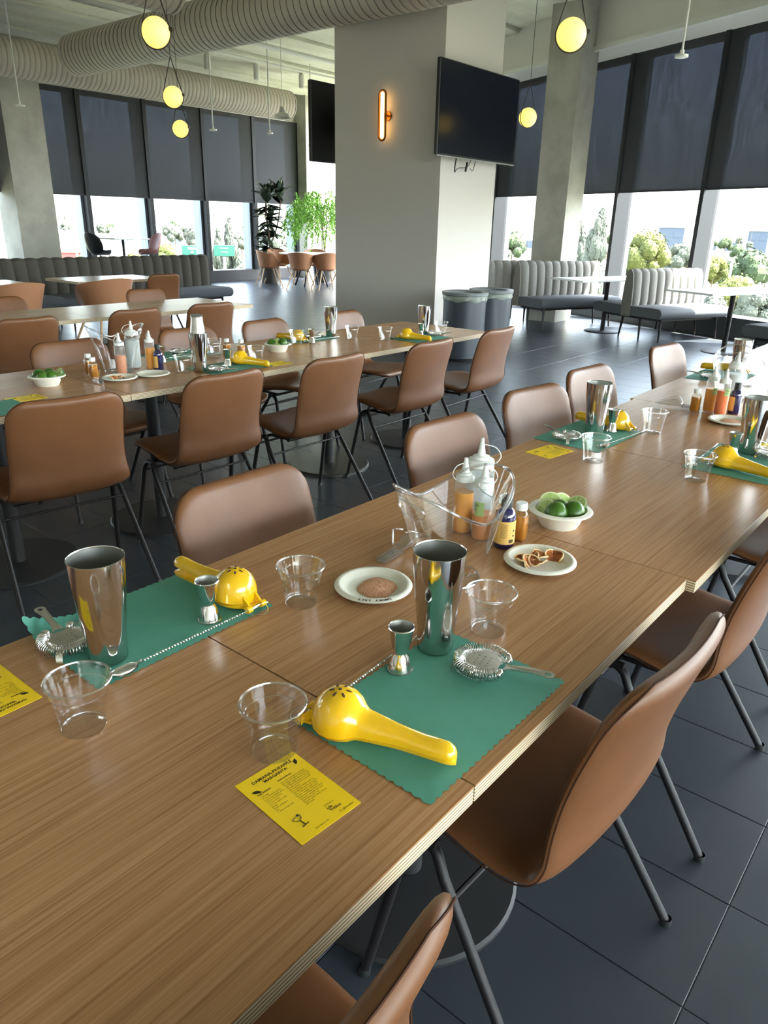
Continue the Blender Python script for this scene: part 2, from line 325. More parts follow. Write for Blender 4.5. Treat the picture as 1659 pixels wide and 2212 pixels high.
# columns
def col(name,pts,label,m,z1=CEIL+.1):
    v,f=lprism(pts,0,z1); o=MB().add(v,f).build(name,m,smooth=False); return struct(o)
col('trim_1',[(6.95,14.75),(7.70,14.75),(7.70,15.45),(6.95,15.45)],'',M['conc'])
col('trim_2',[(11.0,5.60),(11.55,5.60),(11.55,6.12),(11.0,6.12)],'',M['conc'])
col('trim_3',[(14.72,14.95),(15.75,14.95),(15.75,15.6),(14.72,15.6)],'',M['conc'])
PX,PY=7.65,5.55; PX1,PY1=8.86,7.24
b=MB().box(PX,PX1,PY,PY1,0,CEIL+.1); struct(b.build('wall_pillar',M['pillar'],smooth=False))
struct(MB().box(PX-.012,PX1+.012,PY-.012,PY1+.012,0,.1).build('baseboard_pillar',M['pillar'],smooth=False))
# ================================================================== DUCTS AND CEILING THINGS
def duct(name,p0,p1,R,label,step=.105):
    p0,p1=Vector(p0),Vector(p1); L=(p1-p0).length; d=(p1-p0)/L; a=Vector((0,0,1)); bb=d.cross(a); rows=[]; seg=48
    def ring(t,r): return [p0+d*t+(a*math.cos(2*PI*k/seg)+bb*math.sin(2*PI*k/seg))*r for k in range(seg)]
    t=thing(name,label,'duct'); body=MB(); seam=MB(); x=0; rows=[ring(0,R-.02),ring(0,R)]
    while x<L-step:
        rows+=[ring(x+.01,R+.004),ring(x+step-.014,R+.002)]; 
        seam.grid([ring(x+step-.014,R+.002),ring(x+step-.009,R-.006),ring(x+step-.004,R-.006),ring(x+step+.009,R+.004)],True); rows+=[ring(x+step-.013,R-.008)]; x+=step
    rows+=[ring(L,R),ring(L,R-.02),ring(L-.03,R-.02)]
    body.grid(rows,True,True,True).build('duct_shell',M['duct'],t); o=seam.build('spiral_seams',M['ductseam'],t); return t
duct('air_duct',(7.11,12.35,3.79),(7.11,-3,3.79),.289,'large white spiral duct nearest the camera, crossing in front of the pillar top')
duct('air_duct',(-2,13.36,3.79),(12.62,13.36,3.79),.29,'long white spiral duct along the far left window wall',.09)
duct('air_duct',(-3,7.85,3.79),(5.75,7.85,3.79),.29,'white spiral duct end cut off by the top edge of the photo',.1)
def rod(x,y,z,label,dz=.03,r=.045):
    t=thing('ceiling_rod_fixture',label,'ceiling fixture',(x,y,0),0,'white rod drops under the ceiling')
    MB().tube([(0,0,z+.02),(0,0,CEIL)],.011,8).build('rod',M['whitemetal'],t)
    MB().lathe([(.02,z+.06),(.02,z+.03),(r,z+.02),(r,z),(.01,z-.01)],16,capa=True,capb=True).build('disc_head',M['whitemetal'],t)
rod(5.83,11.8,2.9,'white rod drop in front of the left concrete column',r=.07)
rod(9.22,11.7,2.9,'white rod drop right of the lowest globe light in front of shades',r=.07); rod(10.08,11.17,2.9,'white rod drop just left of the far window wall end',r=.06)
rod(12.04,12.08,2.9,'lowest white rod drop in front of the far corner column',r=.06); rod(7.74,2.93,2.9,'white rod drop in front of the right window shades',r=.06)
t=thing('pendant_dome',"small white dome pendant hanging at the far duct's end",'pendant light',(8.53,9.16,2.9))
MB().lathe([(.03,.12),(.05,.04),(.1,.02),(.13,-.03)],24,capa=True).build('dome_shade',M['whitemetal'],t); MB().tube([(0,0,.1),(0,0,CEIL-2.9)],.004,6).build('cord',M['whitemetal'],t)
for i,(x,y,l) in enumerate(((10.2,13.0,'leftmost white can light under the far ceiling'),(11.43,13.0,'middle white can light under the far ceiling'),(12.65,12.95,'white can light nearest the pillar under the far ceiling'))):
    t=thing('can_light',l,'ceiling light',(x,y,4.1),0,'white can lights under the far ceiling')
    MB().lathe([(.055,0),(.06,.005),(.06,.24),(.03,.28)],20,capa=True,capb=True).build('can_body',M['whitemetal'],t); MB().lathe([(.045,-.001),(.0,.02)],16).build('lens',M['strap'],t)
def pipe(pts,r,label): tag(MB().tube(pts,r,10).build('ceiling_pipe',M['whitemetal']),label,'pipe')
pipe([(-4,10.9,4.2),(15,10.9,4.2)],.04,'white pipe running under the ceiling behind the main duct')
pipe([(8.5,12.2,4.25),(13.4,12.2,4.25),(13.4,9,4.25)],.022,'thin white pipe bending above the can lights')
pipe([(-4,9.2,4.22),(9.5,9.2,4.22)],.03,'white pipe above the left duct, nearer the camera')
# globe pendants
def globe(x,y,z,R,label,ang):
    t=thing('globe_pendant',label,'pendant light',(x,y,z),ang,'glowing globe pendants on black straps')
    MB().sphere((0,0,0),R,28,18).build('globe',M['globe'],t)
    P=[(.0+math.sin(a)*(R+.006),0,-math.cos(a)*(R+.006)) for a in [(-100+200*k/24)*PI/180 for k in range(25)]]
    top=(0,0,R+.26)
    s=[top]+P+[top]; bpath=[Vector(p) for p in s]
    MB().tube(bpath,.0045,6).build('strap',M['strap'],t)
    MB().lathe([(.014,-.01),(.014,.012)],10,capa=True,capb=True).build('buckle',M['strap'],t,(R+.006,0,.02),(0,PI/2,0))
    MB().tube([(0,0,R+.255),(0,0,CEIL-z)],.003,6).build('cable',M['strap'],t)
ga=-.9
globe(3.663,5.232,2.669,.1,'large glowing globe pendant at top left in front of the main duct',ga); globe(5.166,7.173,2.59,.1,'middle glowing globe of the row of three at top left',ga)
globe(6.334,8.689,2.49,.1,'smallest, farthest glowing globe of the row of three',ga); globe(5.226,2.751,2.631,.1,'large glowing globe pendant at top right in front of the concrete column',ga)
globe(8.231,4.778,2.574,.1,'small glowing globe pendant right of the wall television',-.4)
# wall sconce
t=thing('wall_sconce','lit brass capsule wall sconce on the grey pillar face','wall lamp',(PX-.085,6.38,2.625))
cap=lambda r,h:[(0.0001,-h)]+[(r*math.sin(a),-h+r-r*math.cos(a)) for a in [PI/2*k/5 for k in range(1,6)]]+[(r*math.cos(a),h-r+r*math.sin(a)) for a in [PI/2*k/5 for k in range(5)]]+[(.0001,h)]
MB().lathe(cap(.022,.25),16).build('glowing_tube',M['glow2'],t)
P=[(0,.052*math.cos(a),(.215 if math.sin(a)>=0 else -.215)+.052*math.sin(a)) for a in [2*PI*k/32+.001 for k in range(32)]]
MB().tube(P,.012,8,closed=True).build('brass_ring',M['brass'],t); MB().tube([(.08,-.02,0),(.0,-.05,0)],.012,8).build('arm',M['brass'],t)
MB().lathe([(.055,0),(.055,.02)],24,capa=True,capb=True).build('back_plate',M['brass'],t,(.085,-.02,0),(0,-PI/2,0))
# televisions
t=thing('television','black flat television on the white right face of the pillar','television',(8.16,PY-.16,2.625))
b=MB().cbox(-.835,.835,-.02,.03,-.475,.475,.008); b.build('bezel',M['tvframe'],t); MB().box(-.82,.82,-.0215,-.019,-.455,.463).build('screen',M['tv'],t,smooth=False)
MB().box(-.835,.835,-.024,-.01,-.485,-.472).build('lower_trim',M['tvsilver'],t,smooth=False); MB().box(-.3,.3,.03,.15,-.2,.2).build('wall_mount',M['tvframe'],t,smooth=False)
cb=MB(); cb.tube(crom([(-.33,.06,-.45),(-.33,.08,-.56),(-.30,.1,-.62)],6),.008,6); cb.tube(crom([(-.3,.1,-.62),(-.2,.12,-.57),(-.06,.09,-.55),(-.02,.06,-.46)],6),.004,6); cb.tube([(-.06,.09,-.5),(-.09,.09,-.6)],.014,6); cb.tube(crom([(-.02,.08,-.56),(.08,.1,-.58),(.1,.08,-.47)],6),.004,6)
cb.build('hanging_cables',M['strap'],t)
t=thing('television','black television seen from behind at the far edge of the pillar','television',(8.45,PY1+.42,2.65))
MB().cbox(-.835,.835,-.03,.03,-.475,.475,.008).build('bezel',M['tvframe'],t); MB().box(-.2,.2,-.42,-.03,-.15,.15).build('wall_mount',M['tvframe'],t,smooth=False); MB().box(-.82,.82,.029,.0315,-.455,.463).build('screen',M['tv'],t,smooth=False)
# ================================================================== TABLES
TZ=.75
def table(x0,x1,y0,y1,label,z=TZ,top='oak',group='plywood tables pushed together in rows',base='basemetal',poles=None,sx=0,rz=0,cx=None):
    t=thing('cafe_table',label,'table',((x0+x1)/2,(y0+y1)/2,0),rz,group); hx,hy=(x1-x0)/2-.0015,(y1-y0)/2
    b=MB(); b.box(-hx,hx,-hy,hy,z-.0022,z,0); o=b.build('tabletop',M[top],t,smooth=False)
    MB().cbox(-hx,hx,-hy,hy,z-.028,z-.0022,.0006).build('plywood_core',M['ply'],t,smooth=False)
    MB().lathe([(.03,.012),(.03,z-.04)],20).build('pole',M['basemetal'],t)
    MB().lathe([(.0001,.016),(.245,.014),(.252,.008),(.252,0)],48).build('base_plate',M[base],t)
    MB().box(-.2,.2,-.03,.03,z-.045,z-.028).box(-.03,.03,-.2,.2,z-.045,z-.028).build('top_bracket',M['basemetal'],t,smooth=False)
    return t
xs=[-.139+.795*k for k in range(8)]
nm=['nearest oak table of the front row, at the bottom left corner','second oak table of the front row, under the green placemat and salt plate','third oak table of the front row, under the lime bowl','fourth oak table of the front row, under the far recipe card and green placemat','fifth oak table of the front row, under the distant yellow and orange bottles','sixth oak table of the front row at the right edge','seventh oak table of the front row, beyond the right edge bottles']
off=[0,0,-.018,-.018,0,0,0]
for k in range(7): table(xs[k],xs[k+1],.379+off[k],1.157+off[k],nm[k],group='front row of oak tables')
bx=[.825,1.62,2.79,3.57,4.365]
nb=['left end of the middle row, under a lime bowl','in the middle row under the clear ice bucket and bitters','in the middle row under the second lime bowl and single tall shaker','at the far right end of the middle row, nearest the pillar']
for k in range(4):
    g=table(bx[k],bx[k+1],2.69,3.46,'oak table '+nb[k],group='middle row of oak tables',base='brushed' if k==2 else 'basemetal')
    for ch in g.children:
        n_=ch.name.split('.')[0]
        if n_ in('pole','base_plate','top_bracket') and k==1: ch.location.x=1.955-(bx[1]+bx[2])/2
table(1.98,2.83,5.05,5.83,'pale lit oak table of the third row, behind the brown chairs at far left',top='oaksheen',group='third row of tables'); table(2.83,4.3,5.05,5.83,'pale lit oak table at the right end of the third row',top='oaksheen',group='third row of tables')
table(4.35,5.5,8.05,8.8,'small bright table in front of the channelled grey banquette',top='oaksheen',group='tables at the banquette'); table(2.6,3.9,8.05,8.8,'table at the left edge in front of the banquette',top='oaksheen',group='tables at the banquette')
# ================================================================== CHAIRS
def shellmesh(ctrl,rf,rt_,th,curve_s,curve_b,ns=17,sub=5):
    P=crom(ctrl,sub); n=len(P); L=[0]
    for i in range(1,n): L.append(L[-1]+math.hypot(P[i][0]-P[i-1][0],P[i][1]-P[i-1][1]))
    T=L[-1]; rows=[]; edges=[]
    # denser rows near both ends for round corners
    ts=sorted(set([rf*(1-math.cos(PI/2*k/6)) for k in range(7)]+[T-rt_*(1-math.cos(PI/2*k/6)) for k in range(7)]+[l for l in L if rf<l<T-rt_]))
    def at(l):
        for i in range(1,n):
            if L[i]>=l-1e-9: t=(l-L[i-1])/max(L[i]-L[i-1],1e-9); return [a+(b-a)*t for a,b in zip(P[i-1],P[i])]
        return list(P[-1])
    for l in ts:
        y,z,wd=at(l); a=at(max(l-.004,0)); c=at(min(l+.004,T)); ty,tz=c[0]-a[0],c[1]-a[1]; q=math.hypot(ty,tz); ny,nz=tz/q,-ty/q   # normal: up on the seat / forward on the back
        hw=wd
        if l<rf: hw=wd-rf+math.sqrt(max(rf*rf-(rf-l)**2,0))
        if l>T-rt_: hw=wd-rt_+math.sqrt(max(rt_*rt_-(l-T+rt_)**2,0))
        e=min(1,math.sqrt(max(0,1-(1-min(1,min(l,T-l)/(th*.5)))**2)))
        k=curve_s+(curve_b-curve_s)*min(1,max(0,(z-.46)/.15))
        top=[];bot=[]
        for j in range(ns):
            s=math.sin(PI/2*(-1+2*j/(ns-1))); dz=k*(s*hw/wd)**2; hh=th/2*e*math.sqrt(max(0,1-abs(s)**7)); 
            # concave toward the sitter: edges move along +normal
            top.append((s*hw,y+ny*(dz+hh),z+nz*(dz+hh))); bot.append((s*hw,y+ny*(dz-hh),z+nz*(dz-hh)))
        rows.append(top+bot[::-1][1:-1]); of=-.006*e; edges.append([Vector((p[0]*(1.004),p[1]+ny*of,p[2]+nz*of)) for p in [tuple((a_+b_)/2 for a_,b_ in zip(q1,q2)) for q1,q2 in zip(top,bot)]])
    b=MB().grid(rows,True,True,True)
    out=[r[0] for r in edges]+edges[-1][1:-1]+[r[-1] for r in edges[::-1]]+edges[0][::-1][1:-1]
    return b,out
CH=[(.235,.432,.185),(.20,.449,.212),(.10,.452,.224),(-.02,.440,.234),(-.115,.430,.236),(-.176,.444,.232),(-.206,.486,.224),(-.215,.56,.214),(-.236,.66,.212),(-.262,.75,.211),(-.286,.825,.206)]
sb,edge=shellmesh(CH,.085,.080,.036,.016,.026)
SHELL=sb.mesh('shell',M['leather'],True,60)
sm_=MB().tube(edge,.0015,5,closed=True).mesh('seam',M['seam'])
def legs():
    R=[]
    for s in (-1,1):
        front=[(s*.265,.142,.006),(s*.243,.070,.35)]+crom([(s*.241,.062,.385),(s*.238,.045,.408),(s*.236,.02,.416),(s*.236,.0,.417)],4)
        rear=[(s*.268,-.262,.006),(s*.243,-.022,.365)]+crom([(s*.241,-.012,.385),(s*.238,.0,.404),(s*.236,.02,.415),(s*.236,.03,.417)],4)
        R.append(MB().tube(front,.0105,10).mesh('leg',M['blackmetal'])); R.append(MB().tube(rear,.0105,10).mesh('leg',M['blackmetal']))
    return R
LEGS=legs()
fb=MB().tube([(-.20,-.115,.417),(.20,-.115,.417)],.011,10); fb.tube([(-.236,.028,.412),(.236,.028,.412)],.008,8); fb.tube([(-.243,.056,.375),(.243,.056,.375)],.0055,8)
fb.tube([(-.245,-.045,.335),(.245,-.045,.335)],.0055,8)
for s in (-1,1): fb.tube([(s*.19,.028,.414),(s*.19,-.115,.417)],.007,8)
FRAME=fb.mesh('under_frame',M['blackmetal'])
FOOT=MB().lathe([(.0125,0),(.0125,.014),(.0115,.018)],10,capa=True).mesh('foot_cap',M['blackcap'])
def chair(x,y,deg,label,group,cat='chair'):
    if not hasattr(chair,'p'):
        t=thing('dining_chair',label,cat,(x,y,0),math.radians(deg),group); chair.p=t
        sh=ob('shell',SHELL,t); ob('seam',sm_,sh)
        i=0
        for s in (-1,1):
            for fx,fy in ((.265,.142),(.268,-.262)):
                l=ob('leg',LEGS[i],t); i+=1; ob('foot_cap',FOOT,l,(s*fx,fy,0))
        ob('under_frame',FRAME,t); return t
    return dup(chair.p,(x,y,0),math.radians(deg),label,group)
G='chairs along the near side of the front row'
chair(.27,.54,0,'brown leather chair nearest the camera, its back cut by the bottom edge',G)
chair(1.052,.525,-2.5,'brown leather chair at lower right, its whole back and seat in view beside the table',G)
chair(1.805,.515,0,'brown leather chair second from the bottom right, its back at the right edge',G)
chair(2.62,.53,0,'brown leather chair third on the near side, only a seat corner at the right edge',G)
G='chairs along the far side of the front row'
chair(.235,1.10,180,'brown leather chair at the left edge, just a sliver above the table',G)
chair(1.10,1.11,180,'big brown chair back just beyond the squeezer and green placemat',G)
chair(1.915,1.08,177,'brown chair back behind the squeeze bottles and ice bucket',G)
chair(2.56,1.12,172,'brown chair back behind the farther recipe card',G)
chair(3.16,1.16,176,'brown chair back right behind the farther shaker, second highest on the far side',G)
chair(4.12,1.16,175,'farthest brown chair back of the front row, upper right',G)
G='chairs along the near side of the middle row'
chair(1.30,2.77,-9,'large brown chair back at left, in front of the lime bowl',G)
chair(1.96,2.74,-2,'brown chair seen from behind, in front of the tall stacked shaker',G)
chair(2.59,2.70,-1,'brown chair seen from behind, in front of the yellow card in the middle row',G)
chair(3.34,2.68,0,'brown chair seen from behind, second from the right end of the middle row',G)
chair(4.06,2.70,2,'rightmost brown chair of the middle row, in front of the grey bins',G)
G='chairs along the far side of the middle row'
chair(1.90,3.44,180,'brown chair back left of the ice bucket, beyond the lime bowl',G)
chair(2.64,3.44,182,'brown chair behind the tall shaker, beyond the middle row',G)
chair(3.25,3.44,184,'brown chair back behind the second lime bowl',G)
chair(4.00,3.44,184,'brown chair back behind the shaker nearest the pillar edge',G)
chair(.95,3.44,180,'brown chair beyond the left end of the middle row, cut by the left edge',G)
G='chairs along the third row'
chair(2.20,5.02,0,'dark brown chair back at the left edge, near side of the third row',G)
chair(2.98,5.02,0,'brown chair back above the squeeze bottles, near side of the third row',G)
chair(3.66,5.02,-4,'square brown chair back above the tall shaker, near side of the third row',G)
chair(3.94,5.84,184,'brown chair back low behind the third row, beneath the square one',G)
chair(2.62,5.84,180,'brown chair back at the left edge behind the third row',G)
chair(5.25,7.95,-4,'square brown chair back in front of the banquette, right of the wide one',None)
# tub armchairs
def tubmesh():
    b=MB(); ro=[]; n=30
    for j in range(7):
        t=j/6; row=[]
        for i in range(n+1):
            a=-PI*.78+PI*1.56*i/n; e=abs(a)/(PI*.78); top=.80-.15*e**1.6-.16*max(0,e-.75)/.25
            h=.44+(top-.44)*t; r=.205+.075*t; row.append((r*1.05*math.sin(a),-r*math.cos(a),h))
        ro.append(row)
    b.grid(ro); b.grid([[(x*.93,y*.93,z) for x,y,z in r] for r in ro][::-1]); 
    top=ro[-1]; b.grid([top,[(x*.93,y*.93,z) for x,y,z in top]])
    b.lathe([(.0001,.40),(.14,.405),(.2,.435),(.215,.45)],30); b.lathe([(.2,.45),(.15,.465),(.0001,.462)],30)
    return b.mesh('tub_shell',M['leatherpale'],True,60)
TUB=tubmesh()
TL=[MB().tube([(sx*.27,sy*.27,0),(sx*.14,sy*.13,.42)],[.011,.015],8).mesh('leg',M['birch']) for sx in (-1,1) for sy in (-1,1)]
def tub(x,y,deg,label,group,s=1):
    if not hasattr(tub,'p'):
        t=thing('tub_chair',label,'chair',(x,y,0),math.radians(deg),group); tub.p=t; ob('tub_shell',TUB,t)
        for l in TL: ob('leg',l,t)
    else: t=dup(tub.p,(x,y,0),math.radians(deg),label,group)
    t.scale=(s,s,1); return t
RX,RY=12.9,13.0
for k,(a,l) in enumerate(((-148,'tan tub chair at the left side of the round table'),(-116,'tan tub chair with its back to us, front left of the round table'),(-84,'tan tub chair with its back to us, front centre of the round table'),(-48,'tan tub chair half hidden by the pillar at the round table'),(150,'tan tub chair behind the round table, at its far left'),(95,'tan tub chair behind the middle of the round table'),(40,'tan tub chair behind the right of the round table'))):
    a=math.radians(a); r=1.02; tub(RX+r*math.cos(a),RY+r*math.sin(a),math.degrees(a)+90,l,'tub chairs at the round table')
tub(4.62,7.98,0,'wide tan tub chair back before the banquette table','tub chairs at the banquette',1.1); tub(3.58,7.98,0,'wide tan tub chair at the left edge before the banquette','tub chairs at the banquette',1.1)
t=thing('round_table','large round white table beside the tall plants','table',(RX,RY,0))
MB().lathe([(.0001,.72),(.74,.72),(.75,.73),(.75,.74),(.0001,.742)],56).build('tabletop',M['whitetop'],t)
for k in range(4):
    a=PI/2*k+.4; MB().tube([(.42*math.cos(a),.42*math.sin(a),0),(.12*math.cos(a),.12*math.sin(a),.72)],.022,8).build('leg',M['blackmetal'],t)
# bar table with two high shell chairs
t=thing('bar_table','small white bar-height table by the far left window','table',(8.5,13.8,0))
MB().cbox(-.38,.38,-.35,.35,1.035,1.06,.004).build('tabletop',M['whitetop'],t,smooth=False); MB().lathe([(.0001,.01),(.24,.01),(.24,0)],32).lathe([(.025,.01),(.025,1.03)],12).build('pedestal',M['blackmetal'],t)
BC=[(.20,.752,.13),(.10,.755,.19),(-.04,.755,.205),(-.12,.765,.20),(-.18,.82,.215),(-.21,.92,.235),(-.25,1.05,.21),(-.27,1.16,.16)]
def hchair(x,y,deg,m,label):
    t=thing('high_shell_chair',label,'chair',(x,y,0),math.radians(deg),'high shell chairs by the window')
    b,e=shellmesh(BC,.12,.15,.022,.02,.09); b.build('shell',M[m],t,ang=60)
    for sx in (-1,1):
        for sy in (-1,1): MB().tube([(sx*.24,sy*.22,0),(sx*.13,sy*.1,.745)],.009,6).build('leg',M['blackmetal'],t)
hchair(8.02,13.85,-80,'blackshell','black high shell chair left of the bar-height table'); hchair(9.03,13.75,80,'pinkshell','dusty pink high shell chair right of the bar-height table')
# ================================================================== BENCHES
def channelbench(t,length,nch,fab,seatm,w0=0,double=False,hgt=.9):
    # local: x along the bench 0..length, backrest around y=0, seat toward -y ; seat top .45
    cw=length/nch; me=None
    rows=[]
    prof=[(-.075,.43),(-.085,.5),(-.078,.65),(-.066,.8),(-.05,.87),(-.02,hgt-.01),(0,hgt)]
    def chan(sg):
        rr=[]
        for y,z in prof:
            rr.append([(cw*(j/8),sg*(y+ (.0)) - sg*.028*math.sin(PI*j/8)**.6 *(1 if z<.88 else .4), z+ (.012*math.sin(PI*j/8) if z>.86 else 0)) for j in range(9)])
        return MB().grid(rr if sg>0 else [r[::-1] for r in rr]).mesh('back_channel',M[fab])
    c1=chan(1); c2=chan(-1)
    for k in range(nch):
        ob('back_channel',c1,t,(k*cw,0,0)); ob('back_channel',c2,t,(k*cw,0,0))
    pr=[(-.08,.3),(-.09,.5),(-.08,.7),(-.06,.85),(-.02,hgt),(.02,hgt),(.06,.85),(.08,.7),(.09,.5),(.08,.3)]
    for x0,x1 in ((-.02,0),(length,length+.02)):
        V=[(x0,y,z) for y,z in pr]+[(x1,y,z) for y,z in pr]; n=len(pr)
        MB().add(V,[tuple(range(n)),tuple(range(n,2*n))[::-1]]+[(i,(i+1)%n,(i+1)%n+n,i+n) for i in range(n)]).build('end_panel',M[fab],t)
    for sg in (1,-1) if double else (1,):
        b=MB(); sec=[(-.09,.31),(-.60,.31),(-.635,.34),(-.645,.39),(-.62,.435),(-.56,.45),(-.09,.445)]
        rr=[]
        for x,k in ((-.015,.9),(.0,1),(length,1),(length+.015,.9)):
            rr.append([(x,sg*(y*k if False else y),.38+(z-.38)*k) for y,z in sec])
        b.grid(rr,True,True,True); b.build('seat_cushion',M[seatm],t,ang=50)
        for x in (.12,length-.12):
            for y in (-.16,-.52): MB().tube([(x,sg*y,.31),(x+(.02 if x>1 else -.02),sg*(y-.03),0)],[.02,.011],8).build('leg',M['blackmetal'],t)
    MB().box(.1,length-.1,-.5 if True else 0,.0 if not double else .5,.27,.31).build('under_rail',M['blackmetal'],t,smooth=False)
t=thing('banquette','long charcoal channelled banquette ending at the right, left of the round table','bench',(4.95,10.12,0),0,'charcoal banquettes'); channelbench(t,2.72,16,'fabdark','seatwool')
t=thing('banquette','charcoal channelled banquette at the far left edge','bench',(2.20,10.12,0),0,'charcoal banquettes'); channelbench(t,2.72,16,'fabdark','seatwool')
RZ=math.atan2(N.y,N.x)
t=thing('booth_bench','light grey double booth bench at right, standing before the lit windows','bench',nu(7.75,7.75),RZ,'light grey booth benches'); channelbench(t,1.3,9,'fabric','seatwool',double=True,hgt=.91)
t=thing('booth_bench','light grey booth bench in front of the concrete column, right of the bins','bench',nu(7.05,9.33),RZ,'light grey booth benches'); channelbench(t,1.5,10,'fabric','seatwool',hgt=.93)
t=thing('booth_bench','booth bench seen from its dark flat back, behind the right waste bin','bench',nu(7.66,9.58),RZ+PI,'light grey booth benches'); channelbench(t,1.05,7,'fabric','seatwool',hgt=.93)
t=thing('booth_bench','booth bench whose dark grey seat end is cut by the right edge','bench',nu(7.55,5.08),RZ,'light grey booth benches'); channelbench(t,1.3,9,'fabric','seatwool',double=True)
for u_,n_,l in ((8.38,7.95,'small white-topped table between the two light grey booth benches'),(6.32,8.05,'white-topped pedestal table at the right edge before the window')):
    t=thing('booth_table',l,'table',nu(n_,u_),RZ,'booth tables'); MB().cbox(-.78,.78,-.34,.34,.725,.75,.003).build('tabletop',M['whitetop'],t,smooth=False)
    MB().lathe([(.032,.01),(.032,.725)],20).build('pole',M['basemetal'],t); MB().lathe([(.0001,.018),(.25,.015),(.265,.008),(.265,0)],48).build('base_plate',M['basemetal'],t)
# ================================================================== BINS
for k,(x,y,l) in enumerate(((7.08,4.72,'round dark grey waste bin, the left and nearer of two by the pillar'),(7.62,4.72,'round dark grey waste bin, the right one behind the first'))):
    t=thing('waste_bin',l,'bin',(x,y,0),0,'waste bins beside the pillar'); t.scale=(1,1,.875)
    MB().lathe([(.0001,.02),(.235,.02),(.238,.76)],40).build('bin_body',M['bin'],t)
    MB().lathe([(.250,0),(.252,.03),(.24,.035)],40,capa=True).build('base_ring',M['blackmetal'],t)
    MB().lathe([(.241,.735),(.249,.75),(.246,.78),(.25,.80),(.243,.80)],40,fn=lambda p:Vector((p.x,p.y,p.z+.012*math.sin(7*math.atan2(p.y,p.x))*(1 if p.z<.745 else 0)))).build('bin_liner',M['bag'],t)
    MB().lathe([(.238,.80),(.256,.805),(.258,.84),(.235,.845),(.20,.83),(.20,.6)],40).build('rim_lid',M['binrim'],t)
# ================================================================== TABLEWARE
def R_(d): return math.radians(d)
PROTO={}
def place(kind,x,y,deg,label,group,z=TZ,sc=None):
    fn,cat=KINDS[kind]
    if kind not in PROTO:
        t=thing(NAMES.get(kind,kind),label,cat,(x,y,z),R_(deg),group); fn(t); PROTO[kind]=t
    else: t=dup(PROTO[kind],(x,y,z),R_(deg),label,group)
    if sc: t.scale=(sc,sc,sc)
    return t
def k_shaker(t):
    MB().lathe([(.0001,.0012),(.029,.0012),(.0305,.003),(.0312,.018),(.0314,.0185),(.0316,.02),(.033,.05),(.037,.09),(.0412,.13),(.0428,.16),(.0432,.178)],56).build('body',M['steel'],t)
    MB().lathe([(.0424,.178),(.042,.16),(.0404,.13),(.036,.09),(.032,.05),(.029,.006),(.0001,.006)],48).build('inside',M['steelin'],t)
    MB().lathe([(.0432,.178),(.0438,.1785),(.0438,.180),(.0428,.1805),(.0422,.179)],56).build('rolled_rim',M['chrome'],t)
def k_jigger(t):
    MB().lathe([(.0205,.078),(.0135,.040),(.0105,.034),(.0105,.031),(.0135,.026),(.0195,.001)],40).build('body',M['chrome'],t)
    MB().lathe([(.0198,.078),(.0125,.038),(.0001,.036)],32).build('inside',M['steelin'],t)
    MB().lathe([(.0205,.076),(.0215,.0775),(.0205,.0792),(.0197,.078)],40).build('rolled_rim',M['chrome'],t); MB().lathe([(.0193,.002),(.0207,.0015),(.0204,-.0),(.0001,.0)],40).build('rolled_rim',M['chrome'],t)
def k_cup(t):
    MB().lathe([(.0001,.004),(.02,.003),(.027,.001),(.0292,.0),(.030,.003),(.0315,.012),(.0385,.060),(.0392,.062),(.0415,.072),(.0428,.0775)],48).build('cup_wall',M['plastic'],t)
    MB().lathe([(.0425,.0765),(.0455,.0768),(.0462,.0785),(.0452,.080),(.0428,.0798),(.0424,.078)],48).build('rolled_rim',M['plasticrim'],t)
    MB().lathe([(.0292,.0006),(.0302,.0015),(.0306,.004),(.0298,.0035)],40).build('base_ridge',M['plasticrim'],t); MB().lathe([(.0387,.0605),(.0396,.0615),(.0394,.063)],40).build('stacking_ridge',M['plasticrim'],t)
def k_plate(t):
    MB().lathe([(.0001,.0028),(.048,.0028),(.056,.005),(.0645,.0125),(.068,.0138),(.0745,.0125),(.077,.0095),(.0765,.0085),(.074,.0095),(.066,.010),(.058,.0035),(.05,.0004),(.0001,.0004)],64).build('dish',M['pulp'],t)
def k_bowl(t):
    MB().lathe([(.0001,.004),(.038,.004),(.045,.010),(.058,.038),(.063,.0435),(.0735,.0425),(.0765,.039),(.0755,.038),(.072,.0405),(.063,.0405),(.060,.036),(.0485,.008),(.044,.0),(.0001,.0)],64).build('dish',M['pulp'],t)
def strainer_plate():
    O=[]; Rr=.0365
    for k in range(0,49):  # disc, then neck + handle toward +x
        a=R_(16+328*k/48); O.append((Rr*math.cos(a),Rr*math.sin(a)))
    hd=[(.040,-.0085),(.052,-.0055),(.075,-.0060),(.100,-.0082)]
    endc=[(.108+.0095*math.cos(a),.0095*math.sin(a)) for a in [R_(-80+160*k/12) for k in range(13)]]
    O=O+hd+endc+[(x,-y) for x,y in hd[::-1]]
    hole=[(.107+.0058*math.cos(a),.0042*math.sin(a)) for a in [2*PI*k/18 for k in range(18)]]
    crescent=[(.031+.0065*math.cos(a)*(1 if math.cos(a)>0 else .35),.0125*math.sin(a)) for a in [2*PI*k/20 for k in range(20)]]
    L=[O,hole,crescent]
    for yy in (-.012,-.004,.004,.012):
        for xx in (-.02,-.01,0,.01): L.append([(xx+.0016*math.cos(2*PI*k/6),yy+.0016*math.sin(2*PI*k/6)) for k in range(6)])
    return L
